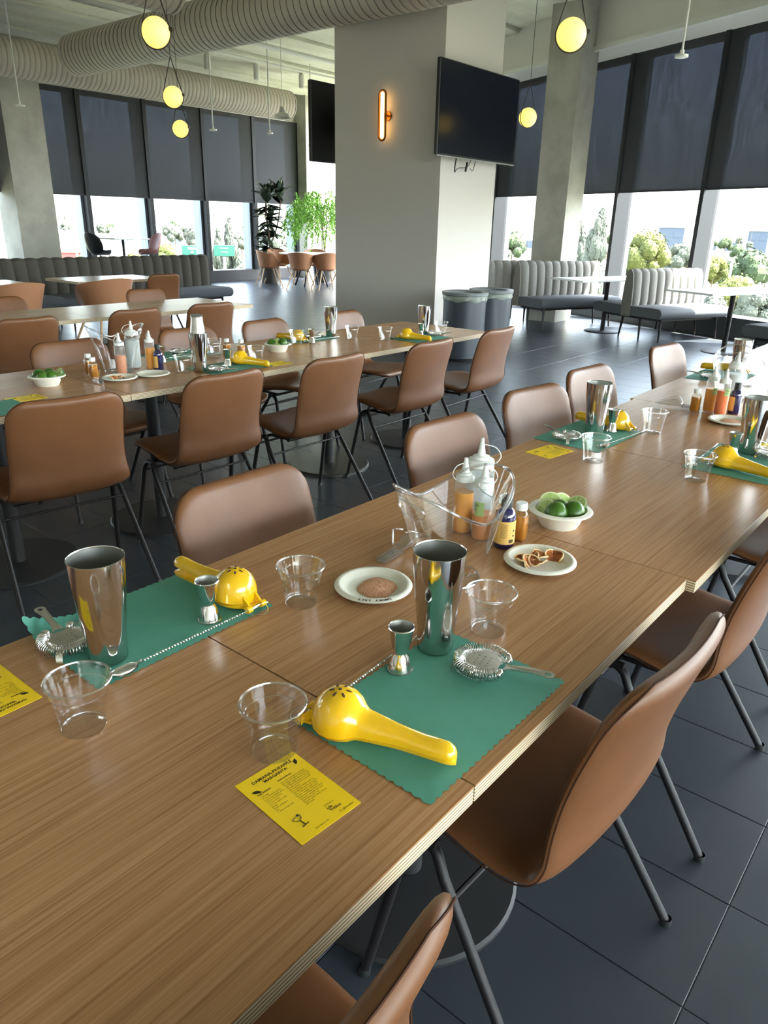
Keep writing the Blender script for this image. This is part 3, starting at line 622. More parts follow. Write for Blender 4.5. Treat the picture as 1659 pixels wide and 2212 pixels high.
def k_strainer(t):
    me=curvemesh('strainer_plate',strainer_plate(),.0014,M['mattesteel'])
    for v in me.vertices:
        if v.co.x>.037: v.co.z+=.010*math.sin(min(1,(v.co.x-.037)/.05)*PI/2)-.25*v.co.y**2*0
    ob('strainer_plate',me,t,(0,0,.016))
    P=[]; turns=48; n=turns*9
    for i in range(n+1):
        a=R_(38+284*i/n); ph=2*PI*turns*i/n; rr=.0385+.0105*math.cos(ph); P.append((rr*math.cos(a),rr*math.sin(a),.0150+.0105*math.sin(ph)))
    MB().tube(P,.00068,5,cap=False).build('spring_coil',M['chrome'],t)
    for s in (1,-1):
        a=R_(30*s); c=Vector((.042*math.cos(a),.042*math.sin(a),.0155)); MB().sphere(c,.0085,12,8,sc=(.75,1,1)).build('spring_clip',M['chrome'],t)
    for s in (1,-1):
        a=R_(180-38*s); p=Vector((.036*math.cos(a),.036*math.sin(a),.0155)); d=Vector((math.cos(a),math.sin(a),0)); e=Vector((-d.y,d.x,0))*.005
        rows=[[p-e,p+e],[p+d*.010-e,p+d*.010+e],[p+d*.014-e*1.1+Vector((0,0,-.006)),p+d*.014+e*1.1+Vector((0,0,-.006))],[p+d*.016-e+Vector((0,0,-.015)),p+d*.016+e+Vector((0,0,-.015))]]
        MB().grid(rows).grid([[q+Vector((0,0,.0009)) for q in r][::-1] for r in rows]).build('prong',M['chrome'],t)
def squeezer_half(up):
    st=[]; X=[-.041,-.0405,-.038,-.033,-.025,-.014,0,.014,.025,.033,.040,.050,.065,.085,.105,.125,.145,.160,.168,.1715,.1725]
    for x in X:
        if x<=.033: w_=math.sqrt(max(.0412**2-x*x,1e-6)); d=math.sqrt(max(1-(x/.0415)**2,.0))
        else: w_=0; d=0
        tt=min(1,max(0,(x-.02)/.045)); neck=.0248-.0108*min(1,max(0,(x-.03)/.06)); 
        if x>.0: w_=max(w_,neck if x<.16 else neck*math.sqrt(max(0.03,1-((x-.16)/.0128)**2)))
        dome=.006+.047*d; hand=.030-.012*min(1,max(0,(x-.03)/.09))
        if x>=.155: hand=.018*math.sqrt(max(.1,1-((x-.155)/.0185)**2))
        h=dome if x<.0 else max(dome,hand)
        st.append((x,w_,h))
    rows=[]; sag=lambda x: -.000-.0*x
    for x,w_,h in st:
        r=[]
        if up:
            z0=.0155
            for k in range(15):
                a=PI*k/14; r.append((x,w_*math.cos(a)*1.0,z0+(h)*math.sin(a)**.85))
            r+=[(x,-w_*.9,z0-.001),(x,w_*.9,z0-.001)]
        else:
            ww=w_*.97+.0004
            for k in range(9):
                a=PI+PI*k/8; dep=(.0145 if x<.03 else .0125); r.append((x,-ww*math.cos(a)*-1,.0145+dep*math.sin(a)))
            r+=[(x,ww*.9,.0150),(x,-ww*.9,.0150)]
        rows.append(r)
    return rows
def k_squeezer(t,openA=0):
    up=MB().grid(squeezer_half(True),True,True,True)
    piv=Vector((-.05,0,.014)); up.v=[tuple(Vector(v)-piv) for v in up.v]
    u=up.build('upper_handle',M['yellow'],t,piv,(0,-openA,0),ang=50)
    lo=MB().grid(squeezer_half(False),True,True,True)
    lo.build('lower_handle',M['yellow'],t,ang=50)
    hb=MB()
    for s in (1,-1): hb.add([(-.036,s*.016,.034),(-.038,s*.016,.016),(-.056,s*.016,.006),(-.058,s*.016,.014),(-.036,s*.012,.034),(-.038,s*.012,.016),(-.056,s*.012,.006),(-.058,s*.012,.014)],[(0,1,2,3),(7,6,5,4),(0,4,5,1),(1,5,6,2),(2,6,7,3),(3,7,4,0)])
    for s in (1,-1): hb.tube([(-.055,s*.022,.011),(-.055,s*.011,.011)],.0065,12)
    hb.box(-.052,-.036,-.018,.018,.008,.0125); hb.build('hinge',M['yellow'],t)
    MB().tube([(-.055,-.024,.011),(-.055,.024,.011)],.002,8).build('hinge_pin',M['chrome'],t)
    P=[(-.055,.024,.011)]+[(-.055-.024*math.sin(PI*k/12),.021*math.cos(PI*k/12),.008-.004*math.sin(PI*k/12)) for k in range(13)]+[(-.055,-.024,.011)]
    MB().tube(P,.0009,6).build('wire_loop',M['chrome'],t)
    s=None
    for k in range(6):
        a=2*PI*k/6+.3; sl=MB().sphere((0,0,0),.0045,10,6,sc=(1,.42,.18)); 
        th=.30; nrm=Vector((math.sin(th)*math.cos(a),math.sin(th)*math.sin(a),math.cos(th)*1.1)); pos=Vector((.0415*math.sin(th)*math.cos(a),.0412*math.sin(th)*math.sin(a),.0155+.053*math.cos(th)**.9))-piv
        q=nrm.to_track_quat('Z','X'); sl=sl.build('juice_slot',M['slot'],u,pos,(0,0,0)); 
        xa=Vector((math.cos(a),math.sin(a),0)); za=nrm.normalized(); ya=za.cross(xa).normalized(); xa=ya.cross(za); sl.rotation_euler=Matrix((xa,ya,za)).transposed().to_euler()
    MB().sphere((0,0,0),.0026,10,6,sc=(1,1,.3)).build('juice_slot',M['slot'],u,Vector((0,0,.0684))-piv)
def k_squeezer2(t): k_squeezer(t,.075)
def k_spoon(t):   # bowl at origin end, shaft toward +x, length .30
    P=[(x,0,.0042+.0018*min(1,max(0,(.27-x)/.2))) for x in [.028+.232*k/150 for k in range(151)]]
    MB().tube(P,.0017,4,twist=.42).build('twisted_shaft',M['chrome'],t,smooth=False)
    MB().tube([(.258,0,.0042),(.30,0,.0042)],.0022,10).sphere((.30,0,.0042),.0032,10,8).build('end_cap',M['chrome'],t)
    rows=[]
    for i in range(13):
        u=i/12; x=-.022+.056*u; w_=.0135*math.sqrt(max(0,1-((u-.42)/.44)**2)) if u<.80 else .0022; w_=max(w_,.0018 if u>.5 else .0004)
        rows.append([(x,w_*math.sin(PI/2*(-1+j/4)),.0012+.004*(1-math.cos(PI/2*(-1+j/4)))+.004*max(0,(u-.5)*1.6)+(.003 if u<.1 else 0)) for j in range(9)])
    MB().grid(rows).grid([[(a,b_,c-.0009) for a,b_,c in r] for r in rows][::-1]).build('spoon_bowl',M['chrome'],t)
MW,MD=.350,.236
def matmesh(curl=False,lift=None):
    nx,ny=168,112; rows=[]
    for j in range(ny+1):
        r=[]
        for i in range(nx+1):
            u=i/nx*2-1; v=j/ny*2-1; x=u*MW/2; y=v*MD/2
            ex=max(0,abs(u)-.94)/.06; ey=max(0,abs(v)-.92)/.08
            x0_=x; x+=math.copysign(ex*.0036*abs(math.sin(PI*y/.0148)),u); y+=math.copysign(ey*.0036*abs(math.sin(PI*x0_/.0148)),v)
            cr=max(0,abs(u)*MW/2-(MW/2-.006))+max(0,abs(v)*MD/2-(MD/2-.006)); 
            z=.0009+.0011*(noise.noise((x*14,y*14,3))*.5+.5)*(1-ex*.4)
            if curl: d=max(0,(-x/MW+y/MD)-.72); z+=.10*d*d*3+.03*d
            r.append((x,y,z))
        rows.append(r)
    return MB().grid(rows).mesh('paper_sheet',M['paper'])
def k_mat(t): ob('paper_sheet',matmesh(),t)
def k_mat2(t): ob('paper_sheet',matmesh(True),t)
LEAF=[(0,0),(.2,.14),(.42,.24),(.6,.23),(.8,.12),(1,0),(.8,-.1),(.6,-.17),(.4,-.19),(.2,-.12)]
def k_card(t):
    MB().box(-.0475,.0475,-.0665,.0665,.0002,.0007).build('card_stock',M['card'],t,smooth=False)
    z=.0009
    def tx(s,size,x,y,al='LEFT',sp=.95,b=0): ob('printed_text',textmesh(s,size,M['ink'],al,sp,b),t,(x,y,z))
    tx("DAMIANA-PINEAPPLE\n'MARGARITA'",.0066,.002,.0515,'CENTER',1.1,.00018)
    tx('Ingredients:',.0044,-.037,.031,b=.0001); tx('Instructions:',.0044,-.003,.034,b=.0001)
    tx('1 serving\n-.5 oz damiana syrup\n-1.5 oz pineapple juice\n-.75 oz. lime juice\n-1.5 oz water\n-1/2 tsp apple cider\nvinegar\n-Dash of bitters\n-Ice\n-1 tbsp smoky salt',.0034,-.037,.0255,sp=1.12)
    tx('Use a lime wedge to moisten\nthe edge of a glass, then place\nthe glass upside-down into the\nsalt. Move the glass in a small\ncircular motion to coat with\nsalt mixture.\nIn a cocktail shaker with ice,\nadd damiana syrup, pineapple\njuice, lime juice, apple cider\nbitters, vinegar, and water.\nShake until fully mixed, strain\nand pour carefully into your\nsalted glass over ice.\nGarnish with a slice of lime\nand enjoy',.0033,-.003,.0285,sp=1.1)
    tx('mixology by',.0032,.010,-.040); tx('Lila\n Volkas',.0062,.010,-.0465,sp=.8,b=.0001); tx('lilavolkas.com',.0038,-.020,-.060); tx('IG: @lilavolkas',.0038,.018,-.060)
    for x,y,a,s in ((-.040,.041,-.55,.0135),(.034,.043,1.1,.0125)):
        o=ob('leaf_print',curvemesh('leaf_print',[[(p[0]*s,p[1]*s) for p in LEAF]],.00005,M['ink']),t,(x,y,z),(0,0,a))
    g=MB(); g.tube([(-.0065,0,0),(-.0045,-.004,0),(0,-.0065,0),(.0045,-.004,0),(.0065,0,0),(0,.0012,0)],.0005,4,closed=True); g.tube([(0,-.0065,0),(0,-.0155,0)],.0006,4); g.tube([(-.005,-.016,0),(.005,-.016,0)],.0007,4); g.sphere((.004,.002,0),.0018,8,4,sc=(1,1,.1))
    g.build('glass_drawing',M['ink'],t,(-.026,-.030,z),(0,0,.12))
def bottle(t,r,h,fill,lm,capr=None,sticker=None,square=False):
    capr=capr or r*.92
    MB().lathe([(.0001,.001),(r*.85,.001),(r*.97,.004),(r,.012),(r,h*.80),(r*.985,h*.88),(r*.9,h*.93),(r*.82,h*.95)],36).build('squeeze_body',M['hdpe'],t)
    if fill: MB().lathe([(.0001,.003),(r*.84,.003),(r*.94,.010),(r*.96,h*fill),(.0001,h*fill)],32).build('liquid',M[lm],t,ang=30)
    MB().lathe([(r*.80,h*.93),(capr,h*.935),(capr*1.01,h*.985),(capr*.98,h*1.03),(capr*.66,h*1.045),(capr*.64,h*1.075),(.0095,h*1.09),(.0075,h*1.17),(.0048,h*1.27),(.004,h*1.33),(.0001,h*1.335)],30).build('nozzle_cap',M['hdpecap'],t)
    P=crom([(.006,0,h*1.24),(r*.95,0,h*1.20),(r*1.35,0,h*1.08),(r*1.1,0,h*.98),(r*.9,0,h*.97)],6)
    MB().tube(P,.0011,6).build('cap_tether',M['hdpecap'],t)
    if sticker:
        a0,a1,z0,z1=sticker[:4]; rows=[[((r+.0006)*math.cos(R_(a0+(a1-a0)*k/8)),(r+.0006)*math.sin(R_(a0+(a1-a0)*k/8)),z) for k in range(9)] for z in (z0,z1)]
        s=MB().grid(rows).build('tape_label',M['sticker'],t)
        words=sticker[4].split('|')
        for wi,wd in enumerate(words):
            me=textmesh(wd,.009,M['ink']); 
            for v in me.vertices:
                a=R_(a0)+(v.co.x+.003)/r; v.co=Vector(((r+.0011)*math.cos(a),(r+.0011)*math.sin(a),z1-.010-.011*wi+v.co.y))
            ob('handwriting',me,s)
def k_btall(t): bottle(t,.0335,.165,.80,'milky')
def k_byel(t): bottle(t,.0235,.135,.74,'juicey',sticker=(195,262,.058,.088,'Juice'))
def k_bor(t): bottle(t,.0235,.135,.46,'juiceo',sticker=(192,248,.062,.095,'Jui|L'))
def k_bpink(t): bottle(t,.0245,.14,.62,'juicep')
def k_bOr(t): bottle(t,.0235,.135,.72,'juiceO',sticker=(205,262,.080,.108,'App|Vin'))
def k_byel2(t): bottle(t,.0235,.135,.68,'juicey',sticker=(205,268,.070,.098,'Pine'))
def k_bitters(t):
    r=.0225
    MB().lathe([(.0001,.001),(r*.9,.001),(r,.005),(r,.072),(r*.97,.080),(r*.75,.090),(.0115,.0945),(.0115,.098)],40).build('glass_body',M['cobalt'],t)
    MB().lathe([(.0118,.096),(.0128,.097),(.0128,.119),(.0118,.121),(.0001,.1212)],30).build('ribbed_cap',M['blackcap'],t)
    rr=r+.0005; rows=[[(rr*math.cos(R_(a)),rr*math.sin(R_(a)),z) for a in range(150,391,10)] for z in (.014,.068)]
    s=MB().grid(rows).build('paper_label',M['kraft'],t)
    def wrap(me,a0,z0,rad=rr+.0004):
        for v in me.vertices:
            a=R_(a0)+v.co.x/rad; v.co=Vector((rad*math.cos(a),rad*math.sin(a),z0+v.co.y))
        return me
    bars=MB(); x=0
    rnd=random.Random(3)
    while x<.0125:
        wd=rnd.choice((.0004,.0008,.0012)); bars.box(x,x+wd,0,.008,0,.00002); x+=wd+rnd.choice((.0004,.0007))
    bg_=MB().box(-.001,.0145,-.001,.009,-.00006,-.00005)
    ob('barcode_ground',wrap(bg_.mesh('barcode_ground',M['white'],False),275,.018,rr+.0002),s); ob('barcode',wrap(bars.mesh('barcode',M['ink'],False),275,.018),s); s.children[-1]['kind']='stuff'
    li=MB(); 
    for k in range(13):
        z=.061-.0026*k; x=0
        while x<.014: wd=rnd.choice((.0015,.0025,.004)); li.box(x,x+wd,z,z+.0007,0,.00002); x+=wd+.0007
    o=ob('small_print',wrap(li.mesh('small_print',M['ink'],False),225,.0),s); o['kind']='stuff'
    for zz in (.046,.034):
        d=MB().lathe([(.0001,.00002),(.0027,.00002)],16); ob('round_symbol',wrap(d.mesh('round_symbol',M['ink'],False),302,zz),s)
def k_amber(t):
    r=.0175
    b=MB()
    def sq(rad,z,p=4): return [(rad*math.copysign(abs(math.cos(a))**(2/p),math.cos(a)),rad*math.copysign(abs(math.sin(a))**(2/p),math.sin(a)),z) for a in [2*PI*k/32 for k in range(32)]]
    b.grid([sq(r*.85,.001),sq(r,.005),sq(r,.062),sq(r*.95,.067,3),sq(r*.7,.073,2),sq(r*.66,.078,2)],True,True).build('glass_body',M['honeyglass'],t)
    MB().grid([sq(r*.8,.003),sq(r*.93,.007),sq(r*.93,.060)],True,True,True).build('amber_liquid',M['amber'],t)
    MB().lathe([(.0122,.074),(.0135,.075),(.0135,.089),(.0125,.091),(.0001,.0912)],28).build('screw_cap',M['hdpecap'],t)
def k_scoop(t):  # handle end toward -x, scoop bowl toward +x
    h=MB(); h.cbox(-.085,-.012,-.0105,.0105,.004,.0065,.001); 
    for s in (-1,1): h.cbox(-.085,-.012,s*.0105-.0012,s*.0105+.0012,.002,.014,.0005)
    h.build('ribbed_handle',M['acrylrim'],t,smooth=False)
    rows=[]
    for i in range(12):
        u=i/11; x=-.014+.105*u; w_=.032*min(1,(u+.12)*3)**.6*(1-.55*max(0,(u-.55)/.45)**2); dep=.036*min(1,(u+.05)*4)**.6*(1-.9*max(0,u-.25)/.75)
        rows.append([(x,w_*math.sin(PI/2*(-1+j/5))*1,.006+dep-dep*math.cos(PI/2*(-1+j/5))*1+.0) for j in range(11)])
    MB().grid(rows).build('scoop_bowl',M['plasticrim'],t)
    MB().tube([r[0] for r in rows]+[r[-1] for r in rows[::-1]],.0013,6,closed=True).build('scoop_rim',M['acrylrim'],t)
def k_bucket(t):
    seg=72; prof=[0,.02,.1,.25,.45,.65,.82,.93,1.0]
    def rim(a): return .148+.066*abs(math.cos(a))**1.7
    def rad(u,a): e=.064+.052*u**1.15; c=abs(math.cos(a)); return e*(1+.10*u*c*c)
    rows=[[(.0001*math.cos(2*PI*k/seg),.0001*math.sin(2*PI*k/seg),.004) for k in range(seg)],[(.058*math.cos(2*PI*k/seg),.058*math.sin(2*PI*k/seg),.004) for k in range(seg)]]
    for u in prof:
        rows.append([(rad(u*rim(a)/.214,a)*math.cos(a),rad(u*rim(a)/.214,a)*math.sin(a),.001+u*rim(a)) for a in [2*PI*k/seg for k in range(seg)]])
    MB().grid(rows,True).build('bucket_wall',M['acryl'],t,ang=80)
    MB().tube(rows[-1],.0030,8,closed=True).build('thick_rim',M['acrylrim'],t)
    MB().tube([(.0625*math.cos(2*PI*k/40),.0625*math.sin(2*PI*k/40),.003) for k in range(40)],.002,6,closed=True).build('base_ring',M['acrylrim'],t)
    for sgn in (1,-1):
        P=[]
        for k in range(32):
            a=2*PI*k/32; th=.36*math.cos(a); z=.170+.019*math.sin(a); rr=rad(z/.214,th)+.001; aa=th if sgn>0 else PI+th; P.append((rr*math.cos(aa),rr*math.sin(aa),z))
        MB().tube(P,.0012,6,closed=True).build('handle_hole_rim',M['acrylrim'],t)
def k_limehalf(t):  # cut face toward +z
    R=.0245; MB().grid([[(R*math.cos(e)*math.cos(2*PI*k/24)+0,R*math.cos(e)*math.sin(2*PI*k/24),R*1.12*math.sin(e)) for k in range(24)] for e in [-PI/2+.01]+[-PI/2+PI/2*i/8 for i in range(1,9)]],True,True).build('rind',M['limeskin'],t)
    MB().lathe([(R,.0),(R*.90,.0004),(R*.86,.0004)],24).lathe([(.0022,.0008),(.0001,.0008)],12).build('pith',M['pith'],t)
    MB().lathe([(R*.87,.0003),(R*.5,.0001),(.0001,.0003)],24).build('flesh',M['limeflesh'],t)
    for k in range(9):
        a=2*PI*k/9; MB().obox((0.002*math.cos(a),.002*math.sin(a),.0002),(R*.84*math.cos(a),R*.84*math.sin(a),0),(-.0006*math.sin(a),.0006*math.cos(a),0),(0,0,.0006)).build('membrane',M['pith'],t,smooth=False)
def k_dried(t):
    rnd=random.Random(5); R=.0135; rows=[]
    for i in range(6):
        r=R*i/5+.0001; rows.append([(r*math.cos(2*PI*k/20),r*math.sin(2*PI*k/20),.0045+.0045*math.sin(2*PI*k/20*2+.5)*(i/5)**1.5+rnd.uniform(-.0012,.0012)*(1 if i else 0)) for k in range(20)])
    MB().grid(rows,True).build('dried_flesh',M['dried'],t); MB().tube(rows[-1],.0013,6,closed=True).build('rind',M['rind'],t)
def k_salt(t):
    rnd=random.Random(2); rows=[]
    for i in range(10):
        u=i/9; rows.append([(.043*u*(1+.05*math.sin(3*a+1)+.03*math.sin(7*a))*math.cos(a)+.0001*math.cos(a),.038*u*(1+.06*math.sin(4*a))*math.sin(a)+.0001*math.sin(a),.0030+.0058*(1-u**2)**.8+rnd.uniform(0,.0006)) for a in [2*PI*k/40 for k in range(40)]])
    b=MB().grid(rows,True)
    for k in range(900):
        a=rnd.uniform(0,2*PI); r=.044*math.sqrt(rnd.random()); x,y=r*math.cos(a),r*.9*math.sin(a); u=r/.044; z=.0030+.0058*(max(0,1-u**2))**.8; s=rnd.uniform(.0003,.0007)
        b.add([(x-s,y,z),(x+s,y,z),(x,y+s,z),(x,y-s*.5,z+s*1.6)],[(0,1,3),(1,2,3),(2,0,3)])
    b.build('salt_crystals',M['salt'],t,smooth=False)
NAMES=dict(shaker='shaker_tin',jigger='jigger',cup='plastic_cup',plate='paper_plate',bowl='pulp_bowl',strainer='cocktail_strainer',squeezer='citrus_squeezer',squeezer2='citrus_squeezer',spoon='bar_spoon',mat='placemat',mat2='placemat',card='recipe_card',btall='squeeze_bottle',byel='squeeze_bottle',bor='squeeze_bottle',bpink='squeeze_bottle',bOr='squeeze_bottle',byel2='squeeze_bottle',bitters='bitters_bottle',amber='small_syrup_bottle',scoop='ice_scoop',bucket='ice_bucket',limehalf='lime_half',dried='dried_orange_slice',salt='salt_mound')
KINDS=dict(shaker=(k_shaker,'shaker'),jigger=(k_jigger,'jigger'),cup=(k_cup,'cup'),plate=(k_plate,'plate'),bowl=(k_bowl,'bowl'),strainer=(k_strainer,'strainer'),squeezer=(k_squeezer,'squeezer'),squeezer2=(k_squeezer2,'squeezer'),spoon=(k_spoon,'bar spoon'),mat=(k_mat,'placemat'),mat2=(k_mat2,'placemat'),card=(k_card,'card'),btall=(k_btall,'bottle'),byel=(k_byel,'bottle'),bor=(k_bor,'bottle'),bpink=(k_bpink,'bottle'),bOr=(k_bOr,'bottle'),byel2=(k_byel2,'bottle'),bitters=(k_bitters,'bottle'),amber=(k_amber,'bottle'),scoop=(k_scoop,'scoop'),bucket=(k_bucket,'bucket'),limehalf=(k_limehalf,'lime'),dried=(k_dried,'orange slice'),salt=(k_salt,'salt'))
MZ=TZ+.0022
def aim(x0,y0,x1,y1): return math.degrees(math.atan2(y1-y0,x1-x0))
gm,gs,gj,gc,gq,gst,gsp,gcd='green scalloped placemats','steel shaker tins','steel jiggers','clear plastic cups','yellow citrus squeezers','spring strainers','twisted bar spoons','yellow recipe cards'
# --- setting nearest the camera, near edge
place('mat',.768,.520,-.5,'green placemat nearest the camera, under the closest yellow squeezer',gm)
place('shaker',.888,.612,0,'steel shaker tin in the middle of the photo, standing on the nearest green placemat',gs,MZ)
place('jigger',.797,.615,0,'steel jigger left of the central shaker on the nearest placemat',gj,MZ)
place('strainer',.884,.515,aim(.884,.515,.906,.403),'spring strainer lying on the nearest placemat, handle toward the table edge',gst,MZ)
place('squeezer',.622,.583,aim(.622,.583,.668,.415),'yellow citrus squeezer closest to the camera, handle toward the table edge',gq,MZ)
place('spoon',.622,.632,aim(.622,.632,.896,.652),'twisted bar spoon along the back edge of the nearest placemat',gsp,MZ)
place('cup',.533,.622,0,'clear plastic cup touching the nearest yellow recipe card',gc)
place('cup',.998,.575,20,'clear plastic cup right of the central steel shaker',gc)
place('card',.495,.539,-4.3,'yellow recipe card fully in view at bottom centre',gcd)
# --- setting at left, far edge
place('mat2',.627,1.045,180.5,'green placemat at left with one corner curled up over the table edge',gm)
bpy.data.objects['placemat.001'].rotation_euler=(0,0,0)
place('shaker',.507,.993,40,'big steel shaker tin at left with a yellow card mirrored in it',gs,MZ)
place('jigger',.692,.970,50,'steel jigger in front of the squeezer on the left placemat',gj,MZ)
place('squeezer2',.764,.985,aim(.764,.985,.757,1.168),'yellow citrus squeezer on the left placemat with its handles gaping',gq,MZ)
place('spoon',.498,.934,aim(.498,.934,.796,.936),'twisted bar spoon along the front edge of the left placemat',gsp,MZ)
place('strainer',.480,1.072,aim(.480,1.072,.49,1.19),'spring strainer half hidden behind the big left shaker',gst,MZ)
place('cup',.391,.862,10,'clear plastic cup in front of the big left shaker',gc)
place('card',.336,1.037,181,'yellow recipe card upside down, cut by the left edge of the photo',gcd)
place('cup',.848,.895,35,'clear plastic cup alone between the left placemat and the salt plate',gc)
# --- shared middle
pl=place('plate',.982,.831,0,'white paper plate of pink salt with black handwriting on its rim','white paper plates')
def rimtext(pl,s,a0,r=.0712,size=.0085):
    a=a0
    for ch in s:
        if ch!=' ': ob('handwriting',textmesh(ch,size*1.15,M['ink'],'CENTER',1,.00035),pl,(r*math.cos(R_(a)),r*math.sin(R_(a)),.0141),(0,0,R_(a-90)))
        a-=5.2 if ch!=' ' else 4.5
place('salt',.986,.824,30,'mound of pink smoky salt in the handwritten plate','salt on plates',TZ+.0)
place('plate',1.309,.643,0,'white paper plate holding dried orange slices, right of the ice bucket','white paper plates')
for k,(x,y,a,tx_,l) in enumerate(((1.275,.668,0,.5,'leftmost dried orange slice on the plate, standing up'),(1.290,.640,60,.15,'dried orange slice at the near side of the pile'),(1.300,.662,120,.3,'dried orange slice in the middle of the pile'),(1.318,.650,200,.2,'dark dried orange slice right of the pile middle'),(1.345,.628,260,.45,'dried orange slice lying apart at the right of the plate'),(1.283,.655,310,.7,'upright dried orange slice at the back of the pile'))):
    o=place('dried',x,y,a,l,'dried orange slices on the front plate',TZ+.0065,1.4); o.rotation_euler=(tx_,tx_*.6,R_(a))
bk=place('bucket',1.128,.752,-14,'clear acrylic ice bucket with arched ends on the front table','clear ice buckets')
place('btall',1.388,.855,-50,'tallest white squeeze bottle, behind the front ice bucket','squeeze bottles by the front bucket')
place('byel',1.345,.868,150,'squeeze bottle of yellow juice behind the front ice bucket','squeeze bottles by the front bucket')
place('bor',1.340,.812,-30,'half full squeeze bottle of orange juice behind the front ice bucket','squeeze bottles by the front bucket')
place('bitters',1.333,.747,-38,'cobalt blue bitters bottle with black cap and tan label, in front','bitters bottles')
place('amber',1.392,.742,10,'small amber syrup bottle right of the front blue bottle','small amber bottles')
place('amber',1.402,.792,10,'small amber syrup bottle hidden behind the front blue bottle','small amber bottles')
place('scoop',1.160,.900,aim(1.066,.894,1.265,.915),'clear plastic ice scoop lying left of the front ice bucket','ice scoops')
def limes(cx,cy,spec,where,z=TZ):
    for k,(r,a,dz,nr,na,nz,l) in enumerate(spec):
        o=place('limehalf',cx+.635*r+.772*a,cy-.772*r+.635*a,0,l+where,'lime halves '+where,z+dz); n=Vector((.635*nr+.772*na,-.772*nr+.635*na,nz)).normalized()
        o.rotation_euler=(n.to_track_quat('Z','Y')).to_euler(); o.scale=(1.14,1.14,1.14)
L1=[(-.020,.020,.050,-.15,-.75,.75,'pale cut lime half facing up at the back '),(-.014,-.020,.034,.1,.2,-1,'green domed lime half at the front left '),(.028,-.012,.034,-.2,.1,-1,'green domed lime half at the front right '),(.040,.020,.047,-.45,-.35,.9,'cut lime half leaning at the right '),(-.036,.0,.038,-.7,-.5,.5,'small cut lime half low at the left '),(.012,.030,.044,.3,-.7,.6,'lime half squeezed in at the back '),(.0,.006,.030,0,0,-1,'green lime half in the middle ')]
place('bowl',1.538,.716,0,'white pulp bowl of cut limes on the front table','white bowls of limes'); limes(1.538,.716,L1,'of the front bowl')
# --- second far setting
place('mat',2.355,1.022,-1.5,'green placemat on the far side beyond the lime bowl, with two reflections of cups',gm)
place('card',2.080,1.028,-98,'yellow recipe card lying left of the farther green placemat',gcd)
place('shaker',2.375,1.015,0,'steel shaker tin on the farther placemat, in front of a chair back',gs,MZ)
place('jigger',2.455,.985,0,'steel jigger half hidden behind the farther shaker',gj,MZ)
place('squeezer',2.505,.985,aim(2.505,.985,2.525,1.17),'yellow squeezer behind the farther shaker on the far side',gq,MZ)
place('spoon',2.25,.918,aim(2.25,.918,2.522,.895),'bar spoon on the farther placemat',gsp,MZ)
place('strainer',2.238,1.050,aim(2.238,1.050,2.284,1.17),'spring strainer lying left on the farther placemat',gst,MZ)
place('cup',2.082,.880,0,'clear plastic cup in front of the farther shaker',gc); place('cup',2.550,.875,30,'clear plastic cup right of the farther placemat',gc)
# --- near setting at right
place('mat',2.39,.53,-1,'green placemat at the right edge under a yellow squeezer',gm)
place('shaker',2.515,.545,0,'steel shaker tin near the right edge on the near side',gs,MZ)
place('jigger',2.428,.571,0,'steel jigger at right in front of the right edge shaker',gj,MZ)
place('strainer',2.51,.478,-80,'spring strainer at the right edge beside its shaker',gst,MZ)
place('squeezer',2.300,.560,aim(2.300,.560,2.262,.385),'yellow squeezer at the right edge on the near side',gq,MZ)
place('spoon',2.235,.632,3,'bar spoon behind the right edge squeezer',gsp,MZ)
place('cup',2.117,.580,0,'clear plastic cup left of the right edge squeezer',gc)
place('card',2.64,.56,0,'yellow recipe card at the right edge behind the shaker',gcd); place('cup',2.68,.56,0,'clear plastic cup at the right edge over a recipe card',gc)
# --- shared things further right
p5=place('plate',2.900,.715,0,'white paper plate at right in front of the distant blue bottle','white paper plates'); place('salt',2.905,.71,0,'thin layer of salt on the plate near the right edge','salt on plates')
place('bitters',3.064,.748,160,'cobalt blue bottle with black cap at upper right','bitters bottles')
place('byel2',3.030,.832,0,'squeeze bottle of yellow juice at upper right','squeeze bottles at upper right'); place('bOr',2.995,.779,0,'squeeze bottle of bright orange juice with a green tape label','squeeze bottles at upper right')
place('btall',3.20,.80,30,'tall cloudy squeeze bottle at upper right, beside the bucket','squeeze bottles at upper right')
place('amber',2.985,.872,0,'small amber bottle left of the yellow juice at upper right','small amber bottles')
place('scoop',3.01,.945,100,'ice scoop whose handle pokes out left at upper right','ice scoops'); place('bucket',3.33,.83,20,'clear ice bucket at the right edge','clear ice buckets')
place('mat',3.85,1.03,0,'farthest green placemat of the front row at upper right',gm); place('shaker',3.892,.965,0,'farthest steel shaker tin of the front row at upper right',gs,MZ); place('squeezer',4.0,1.0,95,'farthest yellow squeezer of the front row, mostly hidden',gq,MZ); place('strainer',3.74,1.05,100,'strainer on the farthest front row placemat',gst,MZ); place('cup',3.70,.86,0,'plastic cup behind the juice bottles at upper right',gc)
